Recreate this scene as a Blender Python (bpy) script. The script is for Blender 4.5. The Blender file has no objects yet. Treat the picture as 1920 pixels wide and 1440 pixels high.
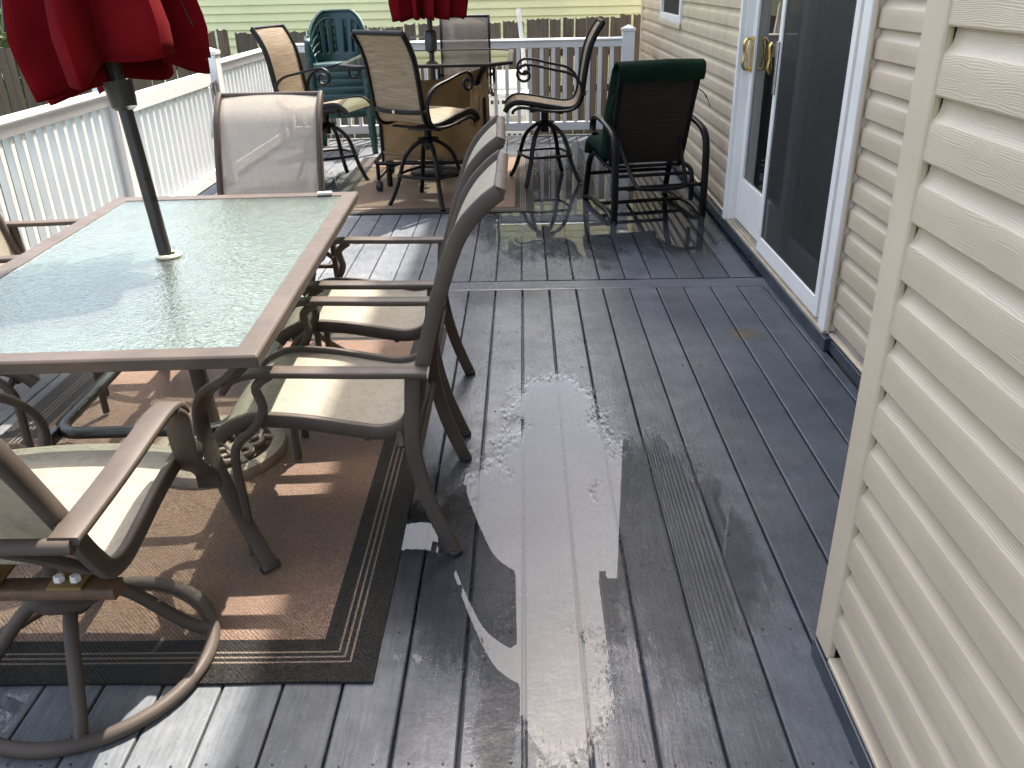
import bpy, math, random
from mathutils import Vector, Matrix, noise
random.seed(7)
SC = bpy.context.scene
COL = SC.collection
PI = math.pi

# ---------------------------------------------------------------- camera
cam = bpy.data.cameras.new('camera')
cam.sensor_width = 36.0
cam.lens = 1580 / 1920 * 36.0
cam.clip_start = 0.02
cam.clip_end = 500
cam_o = bpy.data.objects.new('camera', cam)
COL.objects.link(cam_o)
RX = Vector((0.9998, 0.0097, -0.0198)); RD = Vector((-0.0137, -0.433, -0.9013)); RF = Vector((-0.0173, 0.9013, -0.4328))
RF.normalize(); RX = (RX - RF * RX.dot(RF)).normalized(); RD = RF.cross(RX)
mw = Matrix.Identity(4)
for i in range(3):
    mw[i][0] = RX[i]; mw[i][1] = -RD[i]; mw[i][2] = -RF[i]
mw[2][3] = 1.515
cam_o.matrix_world = mw
SC.camera = cam_o

# ---------------------------------------------------------------- sky, sun, exposure
SUN = Vector((0.25, 0.50, 1.0)).normalized()
w = bpy.data.worlds.new('World'); SC.world = w; w.use_nodes = True
wn = w.node_tree.nodes; wl = w.node_tree.links
bg = wn['Background']
sky = wn.new('ShaderNodeTexSky'); sky.sky_type = 'NISHITA'; sky.sun_disc = False
sky.sun_elevation = math.asin(SUN.z); sky.sun_rotation = math.atan2(SUN.x, SUN.y)
sky.dust_density = 7.0; sky.air_density = 1.0; sky.ozone_density = 1.0
veil = wn.new('ShaderNodeMix'); veil.data_type = 'RGBA'; veil.blend_type = 'ADD'; veil.inputs[0].default_value = 1.0
wl.new(sky.outputs[0], veil.inputs[6]); veil.inputs[7].default_value = (1.40, 1.65, 2.0, 1)   # thin even haze over the whole sky
wl.new(veil.outputs[2], bg.inputs[0]); bg.inputs[1].default_value = 0.15
sl = bpy.data.lights.new('sun', 'SUN'); sl.energy = 4.2; sl.angle = math.radians(0.53); sl.color = (1, 0.95, 0.87)
so = bpy.data.objects.new('sun', sl); COL.objects.link(so); so.rotation_euler = SUN.to_track_quat('Z', 'Y').to_euler()
so.location = SUN * 30
SC.view_settings.view_transform = 'Standard'; SC.view_settings.look = 'None'
SC.view_settings.exposure = 1.65; SC.view_settings.gamma = 1.0
SC.render.engine = 'CYCLES'
SC.cycles.use_denoising = True
SC.cycles.max_bounces = 8; SC.cycles.transparent_max_bounces = 16
SC.cycles.caustics_reflective = False; SC.cycles.caustics_refractive = False
SC.cycles.sample_clamp_indirect = 6.0

# ---------------------------------------------------------------- geometry helpers
def cr(pts, n=6, closed=False):
    """Catmull-Rom through the points."""
    P = [Vector(p) for p in pts]; out = []; L = len(P)
    for i in range(L if closed else L - 1):
        if closed: a, b, c, d = P[i - 1], P[i], P[(i + 1) % L], P[(i + 2) % L]
        else: a, b, c, d = P[max(i - 1, 0)], P[i], P[i + 1], P[min(i + 2, L - 1)]
        for k in range(n):
            t = k / n
            out.append(0.5 * (2 * b + (c - a) * t + (2 * a - 5 * b + 4 * c - d) * t * t + (3 * b - a - 3 * c + d) * t ** 3))
    if not closed: out.append(P[-1])
    return out

class G:
    def __init__(s): s.v = []; s.f = []
    def add(s, v, f):
        o = len(s.v); s.v += [tuple(p) for p in v]; s.f += [tuple(i + o for i in q) for q in f]; return s
    def box(s, x0, x1, y0, y1, z0, z1):
        v = [(x, y, z) for z in (z0, z1) for y in (y0, y1) for x in (x0, x1)]
        return s.add(v, [(0, 2, 3, 1), (4, 5, 7, 6), (0, 1, 5, 4), (2, 6, 7, 3), (0, 4, 6, 2), (1, 3, 7, 5)])
    def sweep(s, path, prof, side=None, closed=False, cap=True, scale=None):
        """prof: 2D points (a along side, b along normal); side: fixed side vector or None for a rotation minimising frame."""
        P = [Vector(p) for p in path]; n = len(P); m = len(prof); v = []
        prev = None
        for i in range(n):
            if closed: t = P[(i + 1) % n] - P[i - 1]
            else: t = P[min(i + 1, n - 1)] - P[max(i - 1, 0)]
            t.normalize()
            if side is not None:
                sd = Vector(side); sd = (sd - t * sd.dot(t))
                if sd.length < 1e-5: sd = t.orthogonal()
                sd.normalize()
            else:
                if prev is None:
                    ref = Vector((0, 0, 1)) if abs(t.z) < 0.9 else Vector((1, 0, 0))
                    sd = t.cross(ref).normalized()
                else:
                    sd = (prev - t * prev.dot(t)).normalized()
                prev = sd
            nm = t.cross(sd)
            k = 1.0 if scale is None else scale[i]
            for a, b in prof: v.append(P[i] + sd * a * k + nm * b * k)
        f = []
        for i in range(n if closed else n - 1):
            j = (i + 1) % n
            for q in range(m):
                r = (q + 1) % m
                f.append((i * m + q, j * m + q, j * m + r, i * m + r))
        if cap and not closed:
            f.append(tuple(range(m))); f.append(tuple(reversed(range((n - 1) * m, n * m))))
        return s.add(v, f)
    def tube(s, path, r, n=8, closed=False, scale=None):
        return s.sweep(path, [(r * math.cos(2 * PI * k / n), r * math.sin(2 * PI * k / n)) for k in range(n)], None, closed, True, scale)
    def bar(s, path, w_, t_, side=(1, 0, 0), closed=False):
        c = min(w_, t_) * 0.16; a, b = w_ / 2, t_ / 2
        return s.sweep(path, [(a, b - c), (a - c, b), (c - a, b), (-a, b - c), (-a, c - b), (c - a, -b), (a - c, -b), (a, c - b)], side, closed)
    def lathe(s, prof, n=24, c=(0, 0, 0), cap=True):
        v = []; f = []; m = len(prof)
        for k in range(n):
            a = 2 * PI * k / n
            for r, z in prof: v.append((c[0] + r * math.cos(a), c[1] + r * math.sin(a), c[2] + z))
        for k in range(n):
            j = (k + 1) % n
            for q in range(m - 1): f.append((k * m + q, j * m + q, j * m + q + 1, k * m + q + 1))
        if cap:
            f.append(tuple(k * m for k in reversed(range(n)))); f.append(tuple(k * m + m - 1 for k in range(n)))
        return s.add(v, f)
    def sheet(s, prof, x0, x1, nx=6, th=0.004, sag=0.0):
        """fabric stretched between x0 and x1 along a (y,z) profile."""
        n = len(prof); v = []; f = []
        P = [Vector((0, p[0], p[1])) for p in prof]
        N = []
        for i in range(n):
            t = (P[min(i + 1, n - 1)] - P[max(i - 1, 0)]).normalized(); N.append(Vector((0, -t.z, t.y)))
        for side in (1, -1):
            for i in range(n):
                for j in range(nx + 1):
                    u = j / nx; x = x0 + (x1 - x0) * u
                    q = P[i] + N[i] * (side * th / 2 - sag * 4 * u * (1 - u)); v.append((x, q.y, q.z))
        o = n * (nx + 1)
        for i in range(n - 1):
            for j in range(nx):
                a = i * (nx + 1) + j; b = a + 1; c = b + nx + 1; d = a + nx + 1
                f.append((a, b, c, d)); f.append((o + a, o + d, o + c, o + b))
        for i in range(n - 1):
            for j in (0, nx):
                a = i * (nx + 1) + j; d = a + nx + 1
                f.append((a, d, o + d, o + a) if j == 0 else (a, o + a, o + d, d))
        for i in (0, n - 1):
            for j in range(nx):
                a = i * (nx + 1) + j; f.append((a, o + a, o + a + 1, a + 1) if i == 0 else (a, a + 1, o + a + 1, o + a))
        return s.add(v, f)
    def mesh(s, name, smooth=None):
        me = bpy.data.meshes.new(name); me.from_pydata(s.v, [], s.f); me.update()
        if smooth is not None:
            me.polygons.foreach_set('use_smooth', [True] * len(me.polygons))
            me.set_sharp_from_angle(angle=math.radians(smooth))
        return me
    def obj(s, name, mat, parent=None, smooth=40, bevel=None, **tags):
        me = s.mesh(name, smooth); me.materials.append(mat)
        return link(name, me, parent, bevel, **tags)

def link(name, me, parent=None, bevel=None, **tags):
    o = bpy.data.objects.new(name, me); COL.objects.link(o)
    if parent is not None: o.parent = parent
    if bevel:
        b = o.modifiers.new('bevel', 'BEVEL'); b.width = bevel; b.segments = 2; b.limit_method = 'ANGLE'; b.angle_limit = 0.7
        b.harden_normals = False
    for k, v in tags.items(): o[k] = v
    return o
def thing(name, label, cat, loc=(0, 0, 0), rz=0, group=None):
    o = bpy.data.objects.new(name, None); COL.objects.link(o)
    o.location = loc; o.rotation_euler = (0, 0, rz); o['label'] = label; o['category'] = cat; o.empty_display_size = 0.1
    if group: o['group'] = group
    return o
def dup(root, label, loc, rz):
    def cp(o, p):
        c = o.copy(); COL.objects.link(c); c.parent = p
        for ch in list(o.children): cp(ch, c)
        return c
    r = cp(root, None); r.location = loc; r.rotation_euler = (root.rotation_euler[0], root.rotation_euler[1], rz); r['label'] = label
    return r
def BX(x0, x1, y0, y1, z0, z1): return G().box(x0, x1, y0, y1, z0, z1)

# ---------------------------------------------------------------- material helpers
class NT:
    def __init__(s, name):
        s.m = bpy.data.materials.new(name); s.m.use_nodes = True; s.t = s.m.node_tree; s.n = s.t.nodes; s.l = s.t.links
        s.b = s.n['Principled BSDF']; s.out = s.n['Material Output']
    def new(s, k, **kw):
        n = s.n.new('ShaderNode' + k)
        for a, b in kw.items(): setattr(n, a, b)
        return n
    def put(s, sock, val):
        if hasattr(val, 'is_output') or isinstance(val, bpy.types.NodeSocket): s.l.new(val, sock)
        else: sock.default_value = val
    def coord(s, kind='Object', scale=(1, 1, 1), rot=(0, 0, 0)):
        mp = s.new('Mapping'); mp.inputs['Scale'].default_value = scale; mp.inputs['Rotation'].default_value = rot
        if kind == 'World': src = s.new('NewGeometry').outputs['Position']
        else: src = s.new('TexCoord').outputs[kind]
        s.l.new(src, mp.inputs[0]); return mp.outputs[0]
    def noise(s, co, scale, detail=3, rough=0.5, dist=0.0):
        n = s.new('TexNoise'); s.l.new(co, n.inputs['Vector']); n.inputs['Scale'].default_value = scale
        n.inputs['Detail'].default_value = detail; n.inputs['Roughness'].default_value = rough; n.inputs['Distortion'].default_value = dist
        return n.outputs[0]
    def ramp(s, fac, stops):
        r = s.new('ValToRGB'); e = r.color_ramp.elements
        while len(e) < len(stops): e.new(0.5)
        for q, (p, c) in zip(e, stops): q.position = p; q.color = (c, c, c, 1) if not hasattr(c, '__len__') else (*c[:3], 1)
        s.l.new(fac, r.inputs[0]); return r.outputs[0]
    def mix(s, fac, a, b, mode='MIX'):
        n = s.new('Mix', data_type='RGBA', blend_type=mode)
        s.put(n.inputs[0], fac)
        for i, x in ((6, a), (7, b)):
            if isinstance(x, (tuple, list)): x = (*x[:3], 1)
            s.put(n.inputs[i], x)
        return n.outputs[2]
    def math(s, op, a, b=None, c=None):
        n = s.new('Math', operation=op); s.put(n.inputs[0], a)
        if b is not None: s.put(n.inputs[1], b)
        if c is not None: s.put(n.inputs[2], c)
        return n.outputs[0]
    def bump(s, h, strength=0.3, dist=0.01, nrm=None):
        b = s.new('Bump'); b.inputs['Strength'].default_value = strength; b.inputs['Distance'].default_value = dist
        s.l.new(h, b.inputs['Height'])
        if nrm is not None: s.l.new(nrm, b.inputs['Normal'])
        return b.outputs[0]
    def sep(s, co):
        x = s.new('SeparateXYZ'); s.l.new(co, x.inputs[0]); return x.outputs
    def comb(s, x, y, z):
        n = s.new('CombineXYZ'); s.put(n.inputs[0], x); s.put(n.inputs[1], y); s.put(n.inputs[2], z); return n.outputs[0]
    def set(s, **kw):
        for k, v in kw.items():
            if k == 'Base_Color' and isinstance(v, (tuple, list)): v = (*v[:3], 1)
            s.put(s.b.inputs[k.replace('_', ' ')], v)
        return s.m
    def thin(s, alpha):
        """mix the surface with transparency (open weave, mesh)."""
        tr = s.new('BsdfTransparent'); mx = s.new('MixShader'); s.put(mx.inputs[0], alpha)
        s.l.new(tr.outputs[0], mx.inputs[1]); s.l.new(s.b.outputs[0], mx.inputs[2]); s.l.new(mx.outputs[0], s.out.inputs[0])
        return s.m

def simple(name, col, rough=0.5, var=0.15, scale=8.0, metal=0.0, bump=0.0, bscale=60.0, spec=0.5, coat=0.0, kind='Object'):
    t = NT(name); co = t.coord(kind)
    n = t.noise(co, scale, 5, 0.6)
    lo = tuple(c * (1 - var) for c in col); hi = tuple(min(c * (1 + var), 1) for c in col)
    t.set(Base_Color=t.mix(t.ramp(n, [(0.3, 0.0), (0.7, 1.0)]), lo, hi), Metallic=metal, Roughness=t.ramp(t.noise(co, scale * 3, 3), [(0.2, max(rough - 0.1, 0.02)), (0.8, min(rough + 0.12, 1))]))
    t.b.inputs['Specular IOR Level'].default_value = spec
    t.b.inputs['Coat Weight'].default_value = coat
    if bump: t.set(Normal=t.bump(t.noise(co, bscale, 4), bump, 0.003))
    return t.m

def mat_deck():
    t = NT('wet_composite_deck'); co = t.coord('World'); st = t.coord('World', (1, 0.09, 1)); oi = t.new('ObjectInfo')
    big = t.noise(co, 1.1, 4, 0.6); mid = t.noise(co, 9, 5, 0.65); grain = t.noise(st, 95, 4, 0.6); fine = t.noise(co, 210, 3, 0.6)
    x = t.sep(co)[0]
    wet = t.math('ADD', t.ramp(x, [(0.0, 0.0), (1.0, 1.0)]), 0.0)
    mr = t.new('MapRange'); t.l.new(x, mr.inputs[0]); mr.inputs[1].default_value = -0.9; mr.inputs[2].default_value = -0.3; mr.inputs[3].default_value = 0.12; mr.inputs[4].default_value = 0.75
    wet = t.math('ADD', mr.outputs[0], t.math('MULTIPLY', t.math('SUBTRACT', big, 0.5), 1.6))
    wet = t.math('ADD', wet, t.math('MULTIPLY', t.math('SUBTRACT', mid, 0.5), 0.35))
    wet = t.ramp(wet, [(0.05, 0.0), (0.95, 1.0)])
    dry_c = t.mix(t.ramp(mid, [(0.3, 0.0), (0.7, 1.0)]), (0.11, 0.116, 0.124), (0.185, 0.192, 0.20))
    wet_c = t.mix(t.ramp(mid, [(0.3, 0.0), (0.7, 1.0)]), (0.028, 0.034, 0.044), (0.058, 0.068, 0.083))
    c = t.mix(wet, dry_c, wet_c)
    c = t.mix(t.ramp(grain, [(0.35, 0.35), (0.65, 0.0)]), c, (0.03, 0.034, 0.04))
    tv = t.math('ADD', 0.86, t.math('MULTIPLY', oi.outputs['Random'], 0.26)); c = t.mix(1.0, c, t.comb(tv, tv, tv), 'MULTIPLY')
    speck = t.ramp(t.noise(co, 130, 2, 0.7), [(0.62, 0.0), (0.72, 0.55)])
    c = t.mix(speck, c, (0.19, 0.2, 0.21))
    stain = t.ramp(t.noise(co, 2.3, 3, 0.5), [(0.68, 0.0), (0.78, 0.55)])
    c = t.mix(stain, c, (0.07, 0.062, 0.045))
    ds = t.new('VectorMath', operation='DISTANCE'); t.l.new(co, ds.inputs[0]); ds.inputs[1].default_value = (1.02, 3.66, 0)
    sp = t.ramp(t.math('ADD', ds.outputs['Value'], t.math('MULTIPLY', t.math('SUBTRACT', t.noise(co, 22, 4, 0.7), 0.5), 0.16)), [(0.02, 0.75), (0.09, 0.0)])
    c = t.mix(sp, c, (0.10, 0.072, 0.03))
    h = t.math('ADD', t.math('MULTIPLY', grain, 0.8), t.math('MULTIPLY', fine, 0.25))
    h = t.math('ADD', h, t.math('MULTIPLY', t.noise(co, 38, 7, 0.7), 1.3))
    lane = t.math('POWER', 2.718, t.math('MULTIPLY', -1.0, t.math('POWER', t.math('DIVIDE', t.math('SUBTRACT', x, 0.0), 0.40), 2.0)))
    film = t.math('MULTIPLY', lane, t.ramp(t.math('ADD', t.math('MULTIPLY', t.noise(st, 7, 4, 0.6), 0.6), t.math('MULTIPLY', mid, 0.4)), [(0.36, 0.15), (0.56, 1.0)]))
    rough = t.math('SUBTRACT', t.math('ADD', t.math('MULTIPLY', wet, -0.22), 0.52), t.math('MULTIPLY', film, 0.19))
    t.put(t.b.inputs['Specular IOR Level'], t.math('ADD', 0.19, t.math('MULTIPLY', film, 0.6)))
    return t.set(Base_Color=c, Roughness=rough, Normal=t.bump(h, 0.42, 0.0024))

def mat_water():
    t = NT('standing_water'); co = t.coord('World')
    at = t.new('Attribute', attribute_name='depth')
    n = t.noise(t.coord('World', (1, 0.45, 1)), 85, 5, 0.75); n2 = t.noise(t.coord('World', (1, 0.4, 1)), 16, 3, 0.6)
    f = t.math('ADD', at.outputs['Fac'], t.math('MULTIPLY', t.math('SUBTRACT', n, 0.5), 1.1))
    f = t.math('ADD', f, t.math('MULTIPLY', t.math('SUBTRACT', n2, 0.5), 0.75))
    mask = t.ramp(f, [(0.0, 0.0), (0.06, 0.45), (0.24, 1.0)])
    edge = t.ramp(f, [(0.02, 1.0), (0.1, 0.0)])
    hb = t.math('MULTIPLY', t.math('MULTIPLY', edge, edge), t.noise(co, 70, 3, 0.6))
    nb = t.bump(hb, 0.22, 0.0014)
    fr = t.new('Fresnel'); fr.inputs[0].default_value = 1.5; t.l.new(nb, fr.inputs['Normal'])
    gl = t.new('BsdfGlossy'); gl.inputs['Roughness'].default_value = 0.0; t.l.new(nb, gl.inputs['Normal'])
    tr = t.new('BsdfTransparent'); mx = t.new('MixShader')
    t.l.new(t.math('MULTIPLY', fr.outputs[0], mask), mx.inputs[0]); t.l.new(tr.outputs[0], mx.inputs[1]); t.l.new(gl.outputs[0], mx.inputs[2])
    t.l.new(mx.outputs[0], t.out.inputs[0]); return t.m

def mat_siding():
    t = NT('beige_vinyl_siding'); oi = t.new('ObjectInfo')
    co = t.coord('World', (1, 0.55, 3.2))
    off = t.new('VectorMath', operation='ADD'); t.l.new(co, off.inputs[0])
    t.l.new(t.comb(t.math('MULTIPLY', oi.outputs['Random'], 31.0), t.math('MULTIPLY', oi.outputs['Random'], 17.0), 0.0), off.inputs[1])
    p = off.outputs[0]
    wv = t.new('TexWave', wave_type='BANDS', bands_direction='Z'); t.l.new(p, wv.inputs['Vector'])
    wv.inputs['Scale'].default_value = 30; wv.inputs['Distortion'].default_value = 16.0; wv.inputs['Detail'].default_value = 1.5
    wv.inputs['Detail Scale'].default_value = 0.55; wv.inputs['Detail Roughness'].default_value = 0.35
    dirt = t.noise(t.coord('World', (1, 1, 2.2)), 2.2, 5, 0.6)
    c = t.mix(t.ramp(dirt, [(0.35, 0.0), (0.7, 1.0)]), (0.54, 0.435, 0.31), (0.45, 0.36, 0.255))
    c = t.mix(t.math('MULTIPLY', wv.outputs[0], 0.18), c, (0.42, 0.32, 0.21))
    film = t.ramp(t.noise(t.coord('World', (1, 2.5, 1.0)), 1.7, 3, 0.5), [(0.45, 0.0), (0.6, 1.0)])
    rough = t.math('ADD', 0.42, t.math('MULTIPLY', film, -0.14))
    return t.set(Base_Color=c, Roughness=rough, Normal=t.bump(wv.outputs[0], 0.2, 0.0016))

def mat_sling(name, a, b, alpha, stripe, pattern=False, spec=0.3):
    """woven sling fabric; stripe along x = horizontal threads across the seat."""
    t = NT(name); co = t.coord('Object')
    if pattern:
        v = t.new('TexVoronoi', feature='SMOOTH_F1'); t.l.new(t.coord('Object', (1, 1, 1)), v.inputs['Vector']); v.inputs['Scale'].default_value = 30
        n = t.noise(co, 48, 4, 0.65, 1.2)
        f = t.math('MULTIPLY', t.ramp(n, [(0.44, 0.0), (0.54, 1.0)]), t.ramp(v.outputs['Distance'], [(0.25, 1.0), (0.6, 0.15)]))
    else:
        f = t.noise(t.coord('Object', (1.6, 95, 95)), 1.5, 4, 0.7)
        f = t.ramp(f, [(0.35, 0.0), (0.65, 1.0)])
    c = t.mix(f, a, b)
    s = t.sep(co)
    wv = t.math('SINE', t.math('MULTIPLY', s[0], 2 * PI / 0.0055))
    h2 = t.noise(t.coord('Object', (4, 260, 260)), 1.0, 2)
    c = t.mix(t.math('MULTIPLY', t.math('ADD', wv, 1.0), 0.10), c, tuple(q * 0.55 for q in a))
    wear = t.ramp(t.noise(co, 3.0, 4, 0.6), [(0.4, 0.0), (0.75, 0.2)])
    c = t.mix(wear, c, tuple(q * 0.62 for q in b))
    t.set(Base_Color=c, Roughness=0.6, Normal=t.bump(t.math('ADD', t.math('MULTIPLY', wv, 0.5), h2), 0.25, 0.001))
    t.b.inputs['Specular IOR Level'].default_value = spec
    al = t.math('ADD', alpha - 0.06, t.math('MULTIPLY', h2, 0.12))
    # fabric lets some light through
    tl = t.new('BsdfTranslucent'); t.put(tl.inputs[0], c); mx0 = t.new('MixShader'); mx0.inputs[0].default_value = 0.22
    t.l.new(t.b.outputs[0], mx0.inputs[1]); t.l.new(tl.outputs[0], mx0.inputs[2])
    tr = t.new('BsdfTransparent'); mx = t.new('MixShader'); t.put(mx.inputs[0], al)
    t.l.new(tr.outputs[0], mx.inputs[1]); t.l.new(mx0.outputs[0], mx.inputs[2]); t.l.new(mx.outputs[0], t.out.inputs[0])
    return t.m

def mat_cloth(name, col, trans=0.25, rough=0.8):
    t = NT(name); co = t.coord('Object'); n = t.noise(co, 5, 4, 0.6); fz = t.noise(co, 400, 2)
    c = t.mix(t.ramp(n, [(0.3, 0.0), (0.7, 1.0)]), tuple(q * 0.8 for q in col), tuple(min(q * 1.15, 1) for q in col))
    t.set(Base_Color=c, Roughness=rough, Normal=t.bump(fz, 0.2, 0.0008))
    t.b.inputs['Specular IOR Level'].default_value = 0.08
    tl = t.new('BsdfTranslucent'); t.put(tl.inputs[0], c); mx = t.new('MixShader'); mx.inputs[0].default_value = trans
    t.l.new(t.b.outputs[0], mx.inputs[1]); t.l.new(tl.outputs[0], mx.inputs[2]); t.l.new(mx.outputs[0], t.out.inputs[0])
    return t.m

def mat_rug(name, hx, hy):
    t = NT(name); co = t.coord('Object'); s = t.sep(co)
    ax = t.math('ABSOLUTE', s[0]); ay = t.math('ABSOLUTE', s[1])
    d = t.math('MINIMUM', t.math('SUBTRACT', hx, ax), t.math('SUBTRACT', hy, ay))   # distance to the edge
    # diagonal basket weave: threads turn direction in diamonds
    u = t.math('ADD', s[0], s[1]); v = t.math('SUBTRACT', s[0], s[1])
    chk = t.new('TexChecker'); t.l.new(t.comb(u, v, 0.0), chk.inputs[0]); chk.inputs['Scale'].default_value = 1 / 0.33
    chk.inputs['Color1'].default_value = (1, 1, 1, 1); chk.inputs['Color2'].default_value = (0, 0, 0, 1)
    a1 = t.math('SINE', t.math('MULTIPLY', u, 2 * PI / 0.012)); b1 = t.math('SINE', t.math('MULTIPLY', v, 2 * PI / 0.012))
    fx = t.math('SINE', t.math('MULTIPLY', s[0], 2 * PI / 0.0065)); fy = t.math('SINE', t.math('MULTIPLY', s[1], 2 * PI / 0.0065))
    weave = t.math('ADD', t.math('MULTIPLY', t.mix(chk.outputs[0], a1, b1), 0.45), t.math('MULTIPLY', t.math('MULTIPLY', fx, fy), 0.8))
    wn_ = t.noise(co, 190, 3, 0.7); dirt = t.noise(co, 3.2, 5, 0.65)
    tan = t.mix(t.ramp(t.math('ADD', t.math('MULTIPLY', weave, 0.2), wn_), [(0.3, 0.0), (0.75, 1.0)]), (0.085, 0.052, 0.037), (0.40, 0.262, 0.185))
    tan = t.mix(t.ramp(dirt, [(0.35, 0.0), (0.75, 0.5)]), tan, (0.14, 0.095, 0.08))
    blk = t.mix(t.ramp(wn_, [(0.35, 0.0), (0.75, 1.0)]), (0.006, 0.0055, 0.0055), (0.05, 0.043, 0.038))
    def line(c0, wd): return t.math('LESS_THAN', t.math('ABSOLUTE', t.math('SUBTRACT', d, c0)), wd)
    ln = t.math('MAXIMUM', line(0.066, 0.0028), t.math('MAXIMUM', line(0.083, 0.0028), line(0.10, 0.0028)))
    ln = t.math('MULTIPLY', ln, t.ramp(t.math('MULTIPLY', fx, fy), [(0.0, 0.15), (0.2, 0.85)]))
    blk = t.mix(ln, blk, (0.42, 0.33, 0.25))
    c = t.mix(t.math('LESS_THAN', d, 0.145), tan, blk)
    t.set(Base_Color=c, Roughness=0.38, Normal=t.bump(t.math('ADD', weave, t.math('MULTIPLY', wn_, 3.0)), 0.75, 0.0026))
    t.b.inputs['Specular IOR Level'].default_value = 0.22
    return t.m

def mat_table_glass():
    t = NT('pebbled_table_glass'); co = t.coord('Object')
    n1 = t.noise(t.coord('Object', (1, 1, 1)), 75, 2, 0.5, 0.6); n2 = t.noise(co, 26, 2)
    dirt = t.noise(co, 6, 5, 0.7)
    nb = t.bump(t.math('ADD', n1, t.math('MULTIPLY', n2, 0.7)), 0.65, 0.0045)
    fr = t.new('Fresnel'); fr.inputs[0].default_value = 1.75; t.l.new(nb, fr.inputs['Normal'])
    gl = t.new('BsdfGlossy'); gl.inputs['Color'].default_value = (0.88, 0.94, 0.89, 1); gl.inputs['Roughness'].default_value = 0.12; t.l.new(nb, gl.inputs['Normal'])
    tr = t.new('BsdfRefraction'); tr.inputs['Roughness'].default_value = 0.28; tr.inputs['IOR'].default_value = 1.12; tr.inputs['Color'].default_value = (0.80, 0.92, 0.86, 1); t.l.new(nb, tr.inputs['Normal'])
    clear = t.new('BsdfTransparent'); clear.inputs[0].default_value = (0.90, 0.94, 0.91, 1)
    m0 = t.new('MixShader'); m0.inputs[0].default_value = 0.93
    t.l.new(tr.outputs[0], m0.inputs[1]); t.l.new(clear.outputs[0], m0.inputs[2])
    df = t.new('BsdfDiffuse'); df.inputs[0].default_value = (0.58, 0.63, 0.59, 1); t.l.new(nb, df.inputs['Normal'])
    m1 = t.new('MixShader'); t.put(m1.inputs[0], t.ramp(dirt, [(0.2, 0.06), (0.8, 0.12)]))
    t.l.new(m0.outputs[0], m1.inputs[1]); t.l.new(df.outputs[0], m1.inputs[2])
    m2 = t.new('MixShader'); t.l.new(fr.outputs[0], m2.inputs[0]); t.l.new(m1.outputs[0], m2.inputs[1]); t.l.new(gl.outputs[0], m2.inputs[2])
    t.l.new(m2.outputs[0], t.out.inputs[0]); return t.m

def mat_clear(name, tint, ior=1.5, rough=0.0, film=0.0):
    t = NT(name); co = t.coord('Object')
    fr = t.new('Fresnel'); fr.inputs[0].default_value = ior
    gl = t.new('BsdfGlossy'); gl.inputs['Color'].default_value = (1.0, 0.96, 0.90, 1); gl.inputs['Roughness'].default_value = rough
    tr = t.new('BsdfTransparent'); tr.inputs[0].default_value = (*tint, 1)
    df = t.new('BsdfDiffuse'); df.inputs[0].default_value = (0.35, 0.35, 0.33, 1)
    m0 = t.new('MixShader'); t.put(m0.inputs[0], t.math('MULTIPLY', t.noise(co, 8, 5, 0.7), film)); t.l.new(tr.outputs[0], m0.inputs[1]); t.l.new(df.outputs[0], m0.inputs[2])
    m = t.new('MixShader'); t.l.new(fr.outputs[0], m.inputs[0]); t.l.new(m0.outputs[0], m.inputs[1]); t.l.new(gl.outputs[0], m.inputs[2])
    t.l.new(m.outputs[0], t.out.inputs[0]); return t.m

def mat_screen():
    t = NT('insect_screen'); co = t.coord('World')
    drops = t.noise(t.coord('World', (1, 1, 0.6)), 150, 2, 0.6)
    z = t.sep(co)[2]; y = t.sep(co)[1]
    zone = t.ramp(t.noise(co, 2.6, 3, 0.6), [(0.42, 0.0), (0.62, 1.0)])
    k = t.math('MULTIPLY', t.ramp(drops, [(0.70, 0.0), (0.74, 1.0)]), zone)
    c = t.mix(k, (0.014, 0.014, 0.0135), (0.6, 0.6, 0.6))
    t.set(Base_Color=c, Roughness=0.6)
    return t.thin(t.math('MAXIMUM', t.math('MULTIPLY', k, 0.9), 0.6))

def mat_wood_fence():
    t = NT('weathered_wood'); oi = t.new('ObjectInfo'); co = t.coord('Object', (14, 14, 1.1))
    off = t.new('VectorMath', operation='ADD'); t.l.new(co, off.inputs[0]); r = t.math('MULTIPLY', oi.outputs['Random'], 40.0); t.l.new(t.comb(r, r, r), off.inputs[1])
    g = t.noise(off.outputs[0], 3.0, 6, 0.65, 0.8); big = t.noise(off.outputs[0], 0.6, 3)
    c = t.mix(t.ramp(g, [(0.3, 0.0), (0.7, 1.0)]), (0.028, 0.020, 0.014), (0.175, 0.135, 0.10))
    c = t.mix(t.ramp(big, [(0.4, 0.0), (0.7, 0.6)]), c, (0.13, 0.11, 0.09))
    c = t.mix(t.math('MULTIPLY', oi.outputs['Random'], 0.4), c, (0.09, 0.07, 0.052))
    return t.set(Base_Color=c, Roughness=0.85, Normal=t.bump(g, 0.5, 0.006))

def mat_grass():
    t = NT('lawn'); co = t.coord('World'); n = t.noise(co, 1.2, 5); n2 = t.noise(co, 40, 3)
    c = t.mix(t.ramp(n2, [(0.3, 0.0), (0.7, 1.0)]), (0.025, 0.045, 0.012), (0.09, 0.13, 0.04))
    c = t.mix(t.ramp(n, [(0.5, 0.0), (0.7, 0.7)]), c, (0.16, 0.14, 0.10))
    return t.set(Base_Color=c, Roughness=0.9, Normal=t.bump(n2, 0.6, 0.03))

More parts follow.
